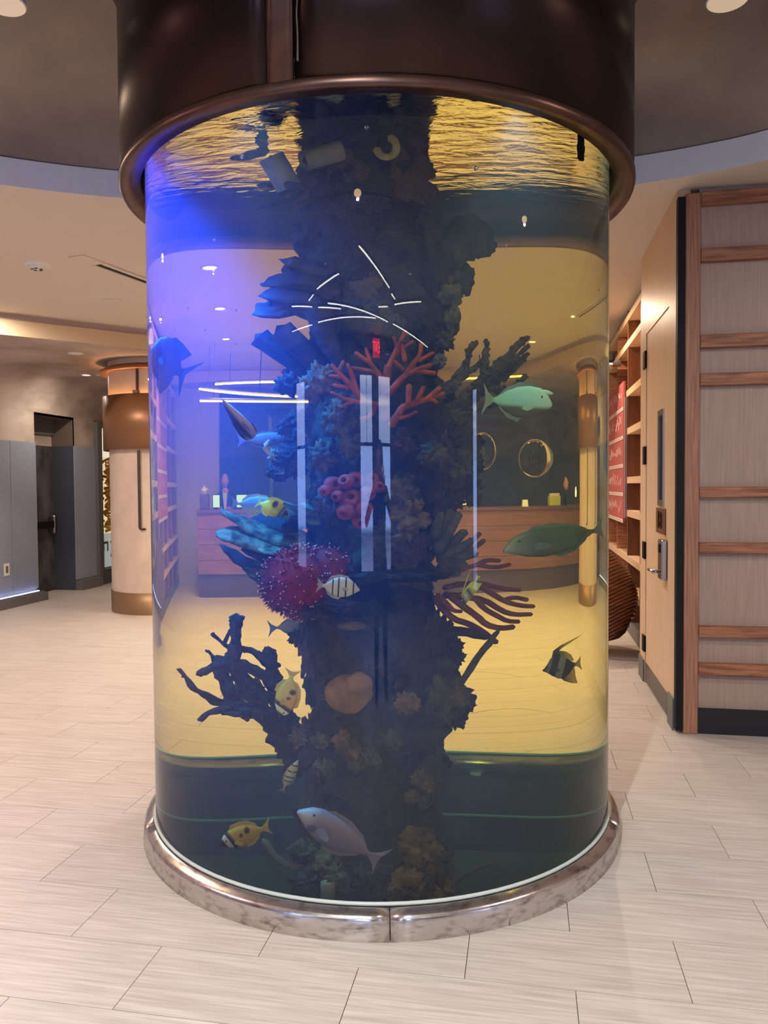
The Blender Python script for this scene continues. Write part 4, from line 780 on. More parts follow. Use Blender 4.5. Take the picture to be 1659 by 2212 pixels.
# grey fingers and brown fingers on the lit side
def fingers(name, lst, m, label, q0, wob=.1):
    root = None
    for i, (pts, r) in enumerate(lst):
        bm = br(B(), pts, r, q0-.03*sin(i*2.2), .03*cos(i), wob, 9, 1, i, None, 30)
        if root is None: root = part(name, bm, m, label)
        else: obj('finger', bm, m, root, True)
fingers('finger_coral', [([(945, 1180), (958, 1140), (975, 1102)], (14, 9)), ([(945, 1190), (970, 1150), (991, 1110)], (13, 8)), ([(950, 1200), (980, 1172), (1004, 1148)], (12, 9)), ([(950, 1210), (990, 1185), (1020, 1166)], (12, 7)), ([(955, 1220), (995, 1205), (1028, 1196)], (12, 8)), ([(950, 1225), (985, 1222), (1005, 1220)], (13, 9)), ([(940, 1160), (945, 1125), (950, 1105)], (13, 8)), ([(950, 1235), (975, 1240), (990, 1238)], (12, 8)), ([(940, 1190), (965, 1185), (1000, 1200)], (16, 10))], gfinger_m, 'bundle of grey finger coral', -.14)
fingers('brown_finger_coral', [([(970, 1240), (1000, 1229), (1035, 1219), (1052, 1209), (1079, 1211)], (6, 5)), ([(1030, 1220), (1070, 1227), (1101, 1219)], (5, 5)), ([(960, 1270), (990, 1263), (1035, 1259), (1085, 1272), (1123, 1275)], (7, 5)), ([(985, 1262), (1035, 1264), (1065, 1284), (1090, 1299), (1120, 1308), (1153, 1310)], (7, 5)), ([(1088, 1296), (1112, 1290), (1139, 1296)], (5, 5)), ([(960, 1285), (1000, 1289), (1045, 1295), (1085, 1320), (1110, 1328), (1148, 1327)], (8, 5)), ([(990, 1285), (1025, 1290), (1045, 1315), (1075, 1331), (1095, 1342), (1121, 1343)], (7, 5)), ([(975, 1290), (1000, 1310), (1030, 1331), (1050, 1350), (1080, 1358), (1109, 1354)], (8, 6)), ([(940, 1290), (955, 1315), (980, 1338), (1010, 1346), (1040, 1362), (1072, 1388)], (8, 6)), ([(945, 1285), (965, 1305), (980, 1320), (997, 1321)], (7, 4)), ([(1000, 1192), (1018, 1172), (1036, 1152)], (6, 5)), ([(1000, 1203), (1025, 1184), (1046, 1167)], (6, 5))], finger_m, 'spray of reddish-brown finger coral', -.12, .06)
bm = br(B(), [(950, 1365), (985, 1362), (1020, 1365), (1050, 1378)], (22, 20, 18, 10), -.12, 0, .3, 12, .6); part('ledge', bm, rock_m)
# other named growths
bm = br(B(), [(985, 1495), (1010, 1455), (1040, 1410), (1060, 1385), (1076, 1364)], (9, 10, 12, 11, 6), -.12, 0, .35, 10, .5, freq=40); part('feather_stick', bm, rmat('stick_olive', (96, 92, 62), (62, 60, 44), sc=30), 'knobbly olive stick of coral')
bm = B(); blob(bm, W(752, 1498, -.34), (PX(48, .85), .05, PX(37)), .14, 9, 4, rot=Matrix.Rotation(YAW, 3, 'Z') @ Matrix.Rotation(-.35, 3, 'Y')); dc = part('leather_coral', bm, disc_m, 'round pale brown leather coral')
bm = B(); blob(bm, W(776, 1478, -.365), (PX(26, .85), .045, PX(24)), .16, 14, 3); obj('lobe', bm, disc_m, dc, True)
bm = B(); blob(bm, W(714, 1312, -.34), (PX(62, .85), .10, PX(22)), .35, 16, 4, 2); part('dark_ledge', bm, rock3_m, 'purple-black wet ledge under the red coral')
bm = B(); blob(bm, W(860, 1243, -.34), (PX(100, .85), .10, PX(13)), .3, 17, 4, 2); part('dark_ledge', bm, rock_m)
bm = B(); blob(bm, W(760, 1352, -.36), (PX(28, .85), .02, PX(9)), .2, 18, 3); part('tan_patch', bm, rock4_m)
for i, (x, y_, r) in enumerate(((760, 1620, 16), (800, 1640, 18), (770, 1650, 14), (880, 1520, 20), (850, 1600, 16), (905, 1680, 14), (925, 1695, 13), (890, 1720, 13), (920, 1730, 12), (740, 1600, 16), (690, 1600, 14), (700, 1660, 18))):
    bm = B(); blob(bm, W(x, y_, -.36), (PX(r, .85), .03, PX(r)), .7, 70+i, 4, 1.4); part('crusty_patch', bm, rock4_m if i % 3 == 0 else rock2_m)
# pipes and ring at the top
def pipe(a, b, r, q, m, nm, lab):
    A, Q = W(*a, q), W(*b, q-.04); e = (Q-A).normalized(); bm = B(); R_ = PX(r, .85)
    sweep(bm, [A, Q], [R_, R_], 20, 1, 0, 0, None, False); sweep(bm, [Q, Q-e*.06], [R_*.82, R_*.82], 20, 1, 0, 0, None, False); o = part(nm, bm, m, lab)
    bm = B(); sweep(bm, [Q-e*.02, Q-e*.03], [R_*.85, R_*.85], 20, 1, 0, 0, None, True); obj('pipe_mouth', bm, black_m, o)
pipe((625, 405), (585, 338), 25, -.15, pvc_m, 'outlet_pipe', 'grey open pipe stub at the top'); pipe((735, 325), (655, 348), 22, -.32, pvc_m, 'outlet_pipe', 'pale open pipe stub pointing sideways')
bm = B(); pts = [W(835+22*cos(a), 318+22*sin(a), -.36) for a in [radians(v) for v in range(-70, 185, 20)]]; sweep(bm, pts, [PX(7, .9)]*len(pts), 8, 1, .1); part('hose_ring', bm, olive_m, 'olive open hose ring')
bm = br(B(), [(500, 342), (528, 338), (560, 330), (575, 318), (560, 302)], (4, 9, 10, 10, 12), -.16, 0, .35, 9); part('dark_stick', bm, darkcoral_m)
for a, b in (((562, 448), (640, 425)), ((556, 425), (625, 412)), ((560, 400), (640, 395))): bm = br(B(), [a, ((a[0]+b[0])/2, (a[1]+b[1])/2+4), b], (8, 13), -.1, 0, .3, 9, .6); part('dark_stick', bm, darkcoral_m)
bm = br(B(), [(640, 440), (700, 424), (760, 415), (830, 420), (880, 440), (922, 466)], (3, 3), -.4, 0, 0, 6); part('hose', bm, black_m, 'thin black hose arched over the rock')
for a, b in (((618, 398), (655, 405)), ((625, 418), (648, 412))): bm = br(B(), [a, b], (8, 10), -.2, 0, .3); part('crusty_growth', bm, rock3_m)
# rubble and pieces round the foot
for i, (x, y_, r, rz_, q, m) in enumerate(((700, 1865, 30, 26, -.3, rock4_m), (660, 1905, 26, 20, -.35, rock3_m), (735, 1900, 30, 24, -.38, rock2_m), (905, 1830, 34, 34, -.34, rock4_m), (930, 1880, 30, 36, -.3, rock2_m), (870, 1910, 34, 26, -.38, rock4_m), (800, 1900, 34, 30, -.4, rock_m), (945, 1920, 30, 22, -.3, rock4_m), (655, 1840, 24, 18, -.3, rock2_m))):
    bm = B(); blob(bm, W(x, y_, q), (PX(r, .85), PX(r, .7), PX(rz_)), .75, 90+i, 4, 1.7); part('foot_rock', bm, m)
bm = br(B(), [(572, 1818), (590, 1848), (620, 1870), (655, 1876)], (12, 14, 13, 10), -.28, 0, .12, 10, .6); part('arched_bone', bm, rmat('bone_tan', (120, 112, 86), (84, 78, 62)), 'curved tan piece at the reef foot')
bm = B(); A = W(708, 1922, -.42); lathe(bm, [(0, -.04), (PX(14, .85), -.04), (PX(14, .85), .03), (PX(11, .85), .034), (PX(10, .85), .0), (0, 0)], 20, c=(A.x, A.y)); [setattr(v.co, 'z', v.co.z+A.z) for v in bm.verts]; part('pipe_stub', bm, pvc_m)
bm = br(B(), [(958, 1945), (985, 1905), (1020, 1880), (1070, 1860)], (5, 9, 10, 8), -.2, .0, .15, 8, .35); part('flat_frond', bm, rmat('frond_tan', (98, 84, 56), (70, 60, 42)), 'flat tan frond lying at the reef foot')

# ================================================================= FISH
def fmat(name, stops, k=0.0, soft=True, belly=None, spots=None, rough=.45, face=None):
    """stops: (x along the body, rgb); k skews the bands by height; belly = (z0, z1, rgb) blends in below; spots = (scale, rgb, lo, hi, x0)"""
    m = bpy.data.materials.new(name); m.use_nodes = True; nt = m.node_tree; b = nt.nodes['Principled BSDF']; b.inputs['Roughness'].default_value = rough
    N = nt.nodes.new; L = nt.links.new; tc = N('ShaderNodeTexCoord'); sp = N('ShaderNodeSeparateXYZ'); L(tc.outputs['Object'], sp.inputs[0])
    mu = N('ShaderNodeMath'); mu.operation = 'MULTIPLY_ADD'; mu.inputs[1].default_value = k; L(sp.outputs['Z'], mu.inputs[0]); L(sp.outputs['X'], mu.inputs[2])
    r = N('ShaderNodeValToRGB'); el = r.color_ramp.elements
    for i, (p, c) in enumerate(stops):
        e = el[i] if i < 2 else el.new(p)
        e.position = p; e.color = (*lin(c), 1)
    r.color_ramp.interpolation = 'LINEAR' if soft else 'CONSTANT'; L(mu.outputs[0], r.inputs[0]); src = r.outputs[0]
    def mix(fac, c):
        nonlocal src
        mx = N('ShaderNodeMix'); mx.data_type = 'RGBA'; L(fac, mx.inputs[0]); L(src, mx.inputs[6]); mx.inputs[7].default_value = (*lin(c), 1); src = mx.outputs[2]
    if belly:
        mr = N('ShaderNodeMapRange'); mr.inputs['From Min'].default_value = belly[0]; mr.inputs['From Max'].default_value = belly[1]; mr.inputs['To Min'].default_value = 1; mr.inputs['To Max'].default_value = 0; L(sp.outputs['Z'], mr.inputs['Value']); mix(mr.outputs[0], belly[2])
    if spots:
        v = N('ShaderNodeTexVoronoi'); v.inputs['Scale'].default_value = spots[0]; L(tc.outputs['Object'], v.inputs['Vector']); mr = N('ShaderNodeMapRange'); mr.inputs['From Min'].default_value = spots[2]; mr.inputs['From Max'].default_value = spots[3]; mr.inputs['To Min'].default_value = 1; mr.inputs['To Max'].default_value = 0; L(v.outputs['Distance'], mr.inputs['Value'])
        gx = N('ShaderNodeMapRange'); gx.inputs['From Min'].default_value = spots[4]; gx.inputs['From Max'].default_value = spots[4]+.15; L(sp.outputs['X'], gx.inputs['Value']); mm = N('ShaderNodeMath'); mm.operation = 'MULTIPLY'; L(mr.outputs[0], mm.inputs[0]); L(gx.outputs[0], mm.inputs[1]); mix(mm.outputs[0], spots[1])
    if face:                                            # (x, z, r, rgb): one round mark
        for fx, fz, rr_, c in face:
            dx = N('ShaderNodeVectorMath'); dx.operation = 'DISTANCE'; cb = N('ShaderNodeCombineXYZ'); L(sp.outputs['X'], cb.inputs[0]); L(sp.outputs['Z'], cb.inputs[2]); L(cb.outputs[0], dx.inputs[0]); dx.inputs[1].default_value = (fx, 0, fz)
            mr = N('ShaderNodeMapRange'); mr.inputs['From Min'].default_value = rr_*.6; mr.inputs['From Max'].default_value = rr_*1.2; mr.inputs['To Min'].default_value = 1; mr.inputs['To Max'].default_value = 0; L(dx.outputs['Value'], mr.inputs['Value']); mix(mr.outputs[0], c)
    L(src, b.inputs['Base Color']); return m
def interp(tab, s):
    for a, b in zip(tab, tab[1:]):
        if s <= b[0]: t_ = (s-a[0])/max(b[0]-a[0], 1e-6); t_ = t_*t_*(3-2*t_)*.5+t_*.5; return [a[i]+(b[i]-a[i])*t_ for i in range(1, len(a))]
    return list(tab[-1][1:])
eye_w = mat('eye_ring', (84, 78, 62), .4); eye_b = mat('eye_pupil', (8, 8, 10), .15)
# profile rows: s from the nose, height above, depth below, half thickness
SP = {
 'fox': dict(body=[(0, .012, .02, .015), (.06, .06, .035, .03), (.14, .125, .09, .06), (.28, .18, .15, .075), (.45, .19, .17, .07), (.62, .15, .13, .05), (.74, .085, .075, .03), (.82, .035, .035, .015), (.86, .038, .038, .01)],
   tail=[(.84, .03), (.93, .09), (1.0, .15), (.955, .05), (.94, 0), (.955, -.05), (1.0, -.15), (.93, -.09), (.84, -.03)],
   dorsal=[(.22, .13), (.28, .235), (.45, .245), (.62, .215), (.74, .14), (.77, .06), (.6, .1)], anal=[(.45, -.12), (.52, -.205), (.64, -.195), (.75, -.12), (.78, -.05), (.6, -.08)], eye=(.13, .035, .022), pec=(.27, -.03)),
 'tang': dict(body=[(0, .01, .025, .015), (.05, .06, .06, .03), (.13, .15, .13, .05), (.28, .24, .21, .065), (.45, .255, .235, .065), (.62, .2, .19, .048), (.74, .1, .1, .026), (.81, .035, .035, .014), (.86, .04, .04, .01)],
   tail=[(.84, .035), (.93, .12), (1.0, .19), (.965, .08), (.955, 0), (.965, -.08), (1.0, -.19), (.93, -.12), (.84, -.035)],
   dorsal=[(.2, .17), (.3, .285), (.5, .31), (.68, .25), (.77, .12), (.77, .05), (.5, .18)], anal=[(.36, -.18), (.45, -.285), (.6, -.27), (.72, -.19), (.78, -.08), (.6, -.12)], eye=(.15, .075, .022), pec=(.27, -.02)),
 'naso': dict(body=[(0, .012, .02, .02), (.04, .055, .04, .035), (.1, .11, .07, .055), (.2, .145, .115, .068), (.35, .155, .15, .065), (.5, .14, .145, .055), (.65, .1, .105, .036), (.76, .05, .05, .018), (.83, .022, .022, .012), (.87, .025, .025, .01)],
   tail=[(.85, .022), (.93, .07), (1.0, .15), (.965, .05), (.955, 0), (.965, -.05), (1.0, -.15), (.93, -.07), (.85, -.022)],
   dorsal=[(.2, .12), (.3, .185), (.5, .18), (.68, .12), (.78, .05), (.76, .03), (.5, .1)], anal=[(.4, -.12), (.48, -.185), (.62, -.155), (.74, -.08), (.78, -.03), (.6, -.08)], eye=(.14, .06, .018), pec=(.25, -.03)),
 'angel': dict(body=[(0, .02, .03, .02), (.05, .09, .08, .04), (.13, .2, .16, .06), (.28, .27, .23, .07), (.45, .26, .25, .065), (.6, .2, .2, .048), (.72, .11, .12, .028), (.8, .05, .05, .016), (.85, .055, .055, .01)],
   tail=[(.83, .045), (.9, .10), (1.06, .24), (.95, .05), (.93, 0), (.95, -.05), (1.06, -.26), (.9, -.10), (.83, -.045)],
   dorsal=[(.25, .22), (.42, .31), (.6, .29), (.82, .235), (.74, .12), (.7, .08), (.5, .18)], anal=[(.42, -.2), (.55, -.31), (.70, -.36), (.78, -.24), (.78, -.09), (.6, -.15)], eye=(.13, .07, .013), pec=(.28, -.04)),
 'idol': dict(body=[(0, .01, .02, .012), (.05, .035, .045, .025), (.12, .11, .09, .04), (.22, .24, .17, .052), (.36, .33, .255, .055), (.5, .28, .27, .048), (.64, .16, .19, .035), (.75, .07, .09, .02), (.82, .04, .04, .012), (.86, .045, .045, .01)],
   tail=[(.84, .04), (.93, .1), (1.0, .17), (.975, .06), (.97, 0), (.975, -.06), (1.0, -.17), (.93, -.1), (.84, -.04)],
   dorsal=[(.24, .24), (.3, .40), (.5, .50), (.8, .58), (1.12, .66), (.8, .54), (.52, .43), (.44, .38), (.6, .34), (.74, .24), (.8, .1), (.7, .08), (.5, .2)], anal=[(.36, -.2), (.5, -.33), (.7, -.42), (.84, -.44), (.8, -.28), (.8, -.08), (.6, -.14)], eye=(.14, .03, .024), pec=(.28, -.03))}
def fish(label, sp, N_, T_, U_, qn, qt, body_m, fin_m, bend=0.0, thick=1.0, tail_m=None, pec=True, horn=None, name='reef_fish', pec_m=None):
    s_ = SP[sp]; A, T = W(*N_, qn), W(*T_, qt); um = max(s_['body'], key=lambda r: r[1]); C = W(*U_, qn+(qt-qn)*um[0])
    X = T-A; L_ = X.length; xn = X.normalized(); up = C-A.lerp(T, um[0]); up -= xn*up.dot(xn); H = up.length/(um[1]+.0); un = up.normalized(); Yv = un.cross(xn)
    root = thing(name, label, 'fish'); th = L_*thick
    root.matrix_world = Matrix(((X.x, Yv.x*th, un.x*H, A.x), (X.y, Yv.y*th, un.y*H, A.y), (X.z, Yv.z*th, un.z*H, A.z), (0, 0, 0, 1)))
    by = lambda s: bend*sin(min(max(s, 0), 1.1)*pi*1.15-.3)
    bm = B(); rings = []; n = 18
    for i in range(29):
        s = (i/28)**1.15*.86; t_, b_, w_ = interp(s_['body'], s); mid, h = (t_-b_)/2, (t_+b_)/2
        rings.append([bm.verts.new((s, by(s)+w_*(abs(cos(a))**.85)*(1 if cos(a) > 0 else -1), mid+h*sin(a))) for a in [2*pi*k/n for k in range(n)]])
    for P, Q in zip(rings, rings[1:]):
        for k in range(n): bm.faces.new((P[k], P[(k+1) % n], Q[(k+1) % n], Q[k]))
    bm.faces.new(rings[0][::-1]); bm.faces.new(rings[-1])
    if horn: sweep(bm, [(.2, by(.2), .09), (.08, by(.08), .105), (horn, by(0), .10)], [.04, .028, .006], 8)
    obj('body', bm, body_m, root, True)
    fin = lambda nm, ol, m: obj(nm, solid(B(), ol, .008, lambda a, b, t_: (a, by(a)+t_, b)), m, root)
    fin('tail_fin', s_['tail'], tail_m or fin_m); fin('dorsal_fin', s_['dorsal'], fin_m); fin('anal_fin', s_['anal'], fin_m)
    for sd in (-1, 1):
        ex, ez, er = s_['eye']; w_ = interp(s_['body'], ex)[2]; bm = B(); e_ = obj('eye', lathe(bm, [(0, -er*.5), (er, -.2*er), (er*.7, er*.35), (0, er*.4)], 14), eye_w, root, True)
        e_.matrix_local = Matrix.Translation((ex, by(ex)+sd*w_*.83, ez)) @ Matrix.Rotation(-sd*pi/2, 4, 'X'); 
        p_ = obj('pupil', lathe(B(), [(er*.62, er*.3), (er*.4, er*.5), (0, er*.55)], 12), eye_b, e_, True)
        if pec:
            px_, pz_ = s_['pec']; w_ = interp(s_['body'], px_)[2]; ol = [(0, .02), (.05, .045), (.14, .01), (.15, -.03), (.08, -.045), (0, -.02)]
            obj('pectoral_fin', solid(B(), ol, .006, lambda a, b, t_: (px_+a*.85, by(px_)+sd*(w_*.95+a*.55)+t_, pz_+b)), pec_m or fin_m, root)
    return root
fox_b = fmat('fox_body', [(0, (30, 26, 24)), (.09, (36, 30, 28)), (.13, (226, 222, 206)), (.19, (226, 222, 206)), (.21, (40, 34, 26)), (.26, (56, 46, 30)), (.31, (206, 164, 62)), (1, (214, 172, 66))], k=.5, face=[(.55, .09, .06, (48, 40, 26)), (.42, .05, .04, (90, 72, 36))])
fox_f = fmat('fox_fin', [(0, (206, 164, 60)), (1, (196, 168, 92))]); foxg_b = fmat('foxface_green', [(0, (40, 44, 40)), (.1, (24, 28, 44)), (.15, (120, 150, 170)), (.18, (26, 28, 40)), (.24, (150, 160, 60)), (.5, (216, 222, 72)), (1, (226, 230, 84))], k=.3, face=[(.42, .11, .09, (46, 50, 90))])
conv_b = fmat('convict_body', [(0, (196, 196, 176)), (.125, (196, 196, 176)), (.13, (18, 18, 18)), (.16, (18, 18, 18)), (.165, (204, 202, 180)), (.30, (204, 202, 180)), (.305, (16, 16, 16)), (.335, (16, 16, 16)), (.34, (206, 204, 182)), (.465, (206, 204, 182)), (.47, (16, 16, 16)), (.5, (16, 16, 16)), (.505, (206, 204, 182)), (.60, (206, 204, 182)), (.605, (18, 18, 18)), (.63, (18, 18, 18)), (.635, (200, 198, 178)), (1, (200, 198, 178))], k=-.08, soft=True)
conv_f = fmat('convict_fin', [(0, (170, 168, 152)), (1, (150, 146, 136))])
FQ = -.55
fish('dark violet angelfish with fine spots by the blue side of the acrylic', 'angel', (329, 752), (408, 815), (372, 732), -.25, -.2, fmat('angel_body', [(0, (40, 32, 32)), (.3, (22, 20, 28)), (1, (30, 28, 40))], spots=(26, (8, 8, 16), .2, .35, .45)), fmat('angel_fin', [(0, (12, 12, 20)), (1, (26, 30, 66))]), bend=.01)
fish('dark fish with a pale orange belly turning upward near the yellow light bars', 'tang', (486, 869), (546, 948), (500, 916), -.66, -.40, fmat('turning_body', [(0, (60, 60, 150)), (.14, (70, 66, 130)), (.25, (44, 40, 52)), (.6, (40, 34, 36)), (.8, (170, 100, 50)), (1, (190, 130, 80))], belly=(-.02, .08, (206, 176, 130))), fmat('turning_fin', [(0, (26, 24, 40)), (1, (200, 160, 120))]), bend=.16, thick=1.3)
fish('large grey-blue fish swimming behind the dark turning one', 'naso', (622, 948), (512, 952), (580, 934), -.1, -.15, fmat('greyblue_body', [(0, (104, 120, 140)), (1, (96, 116, 170))]), fmat('greyblue_fin', [(0, (90, 106, 150)), (1, (120, 120, 180))]))
fish('powder-blue tang above the plate coral', 'tang', (606, 1096), (498, 1086), (545, 1070), -.42, -.42, fmat('powder_body', [(0, (140, 160, 170)), (.25, (110, 170, 230)), (1, (110, 160, 240))], belly=(-.2, -.05, (190, 200, 200))), fmat('powder_fin', [(0, (190, 220, 110)), (.7, (150, 190, 230)), (1, (90, 140, 240))]))
fish('yellow and black fish diving toward the plate coral', 'fox', (622, 1112), (553, 1083), (592, 1078), -.56, -.52, foxg_b, fmat('diving_fin', [(0, (220, 226, 70)), (1, (180, 220, 130))]), bend=.04, thick=1.2)
fish('white striped tang in front of the red spiky coral', 'tang', (777, 1274), (683, 1263), (745, 1247), -.60, -.60, conv_b, conv_f)
fish('pale blue-tailed fish half hidden behind the rock', 'naso', (700, 1345), (578, 1358), (660, 1330), .02, -.05, fmat('paleblue_body', [(0, (150, 150, 170)), (.8, (160, 164, 210)), (1, (120, 140, 250))]), fmat('paleblue_fin', [(0, (150, 160, 220)), (1, (110, 140, 255))]))
fish('yellow fish with a black and white face pointing down', 'fox', (604, 1552), (634, 1445), (642, 1510), -.45, -.42, fox_b, fox_f, thick=1.2)
fish('turquoise horned fish with a dark belly beside the grey antler coral', 'naso', (1192, 874), (1042, 862), (1130, 832), -.30, -.22, fmat('unicorn_body', [(0, (176, 226, 232)), (.35, (150, 220, 218)), (1, (130, 204, 186))], belly=(-.055, -.02, (84, 88, 68))), fmat('unicorn_fin', [(0, (60, 100, 100)), (1, (130, 150, 150))]), horn=-.005, pec_m=mat('pale_fin', (150, 205, 205), .5))
fish('long green-grey fish swimming across the reflected counter', 'naso', (1087, 1190), (1304, 1139), (1160, 1142), -.35, -.2, fmat('longgreen_body', [(0, (150, 160, 160)), (.12, (110, 124, 112)), (.3, (66, 92, 62)), (1, (84, 108, 88))]), fmat('longgreen_fin', [(0, (80, 104, 76)), (1, (100, 116, 110))]), bend=.05)
fish('black and grey banded fish with a trailing fin over the yellow floor', 'idol', (1172, 1448), (1256, 1432), (1210, 1410), -.35, -.32, fmat('idol_body', [(0, (60, 64, 56)), (.06, (30, 32, 30)), (.1, (104, 112, 98)), (.16, (112, 118, 104)), (.18, (26, 30, 28)), (.34, (28, 32, 30)), (.36, (124, 132, 116)), (.52, (124, 132, 116)), (.54, (22, 26, 24)), (.78, (24, 28, 26)), (.82, (150, 132, 40)), (1, (190, 170, 60))], k=-.42), fmat('idol_fin', [(0, (70, 74, 66)), (.45, (60, 62, 50)), (.7, (196, 170, 50)), (1, (206, 180, 70))], k=.1))
fish('small yellow and black fish among the brown finger corals', 'idol', (998, 1313), (1034, 1242), (1005, 1275), -.42, -.40, fmat('small_idol', [(0, (60, 60, 40)), (.15, (30, 30, 26)), (.3, (190, 190, 170)), (.45, (40, 40, 34)), (.6, (200, 206, 60)), (1, (180, 210, 70))], k=-.3), fmat('small_idol_fin', [(0, (60, 60, 50)), (.6, (190, 200, 60)), (1, (170, 210, 80))]))
fish('dim striped tang low beside the rock above the dark floor', 'tang', (644, 1642), (608, 1712), (618, 1668), -.28, -.22, conv_b, conv_f)
fish('yellow fish with a black and white face low near the foot ring', 'fox', (474, 1824), (586, 1784), (530, 1778), -.60, -.52, fox_b, fox_f)
fish('large mauve fish lying low against the reef foot', 'naso', (644, 1752), (826, 1862), (727, 1762), -.58, -.55, fmat('mauve_body', [(0, (186, 180, 196)), (.1, (176, 170, 190)), (.2, (140, 128, 156)), (1, (142, 120, 146))], face=[(.2, -.06, .05, (80, 80, 130))]), fmat('mauve_fin', [(0, (92, 80, 84)), (1, (150, 140, 170))]), thick=1.3)
bm = B(); P = [W(x, y_, -.42) for x, y_ in ((581, 951), (572, 964), (577, 976), (588, 986))]; t = thing('cleaner_fish', 'thin black and silver curved cleaner fish beside the pale knobs', 'fish'); obj('body', sweep(bm, P, [PX(2), PX(5), PX(4), PX(2)], 10, 1, 0), mat('silver_fish', (170, 170, 180), .3), t, True)
e = (P[-1]-P[-2]).normalized(); bm = B(); sweep(bm, [P[-1]-e*.01, P[-1]+e*.018], [PX(2), PX(6)], 8, .2); obj('tail_fin', bm, eye_b, t)
# bubbles
bub_m = bpy.data.materials.new('air_bubble'); bub_m.use_nodes = True; nt = bub_m.node_tree; nt.nodes.remove(nt.nodes['Principled BSDF']); g = nt.nodes.new('ShaderNodeBsdfGlass'); g.inputs['IOR'].default_value = 1/1.33; g.inputs['Roughness'].default_value = 0; nt.links.new(g.outputs[0], nt.nodes['Material Output'].inputs[0])
bm = B(); blob(bm, (0, 0, 0), (1, 1, 1), 0, 0, 3); b0 = None; BL = iter(['beside the dark stick under the water surface', 'in the blue glow under the hood', 'among the ripples on the yellow side', 'over the yellow wall beside the fan sponges', 'on the dark rock above the LED lines', 'just off the lower fan sponge', 'above the violet angelfish, lower of two', 'between the two ceiling lamps on the blue side', 'below the middle ceiling lamp on the blue side', 'near the acrylic edge on the door side', 'at the very top of the dark rock', 'on the rock above the shelf corals', 'level with the lowest yellow light bar', 'touching the edge above the angelfish', 'right above the angelfish back', 'beside the mirrored red exit sign', 'under the third ceiling lamp on the blue side'])
for x, y_, r in ((523, 338, 7), (463, 517, 5), (1028, 364, 7), (1094, 530, 5), (886, 592, 4), (1002, 638, 4), (406, 666, 3), (510, 671, 3.5), (443, 713, 3), (1294, 627, 4), (792, 275, 6), (704, 570, 3), (429, 846, 3), (349, 686, 3.5), (378, 713, 3), (836, 765, 3), (511, 744, 3)):
    o = obj('air_bubble', bm, bub_m, None, True) if b0 is None else b0.copy()
    if b0: COL.objects.link(o)
    b0 = b0 or o; tag(o, 'tiny air bubble '+next(BL), 'bubble', 'air bubbles in the tank'); o.location = W(x, y_, -.78 if abs(x-820) < 330 else -.45); k_ = PX(r, .55); o.scale = (k_,)*3

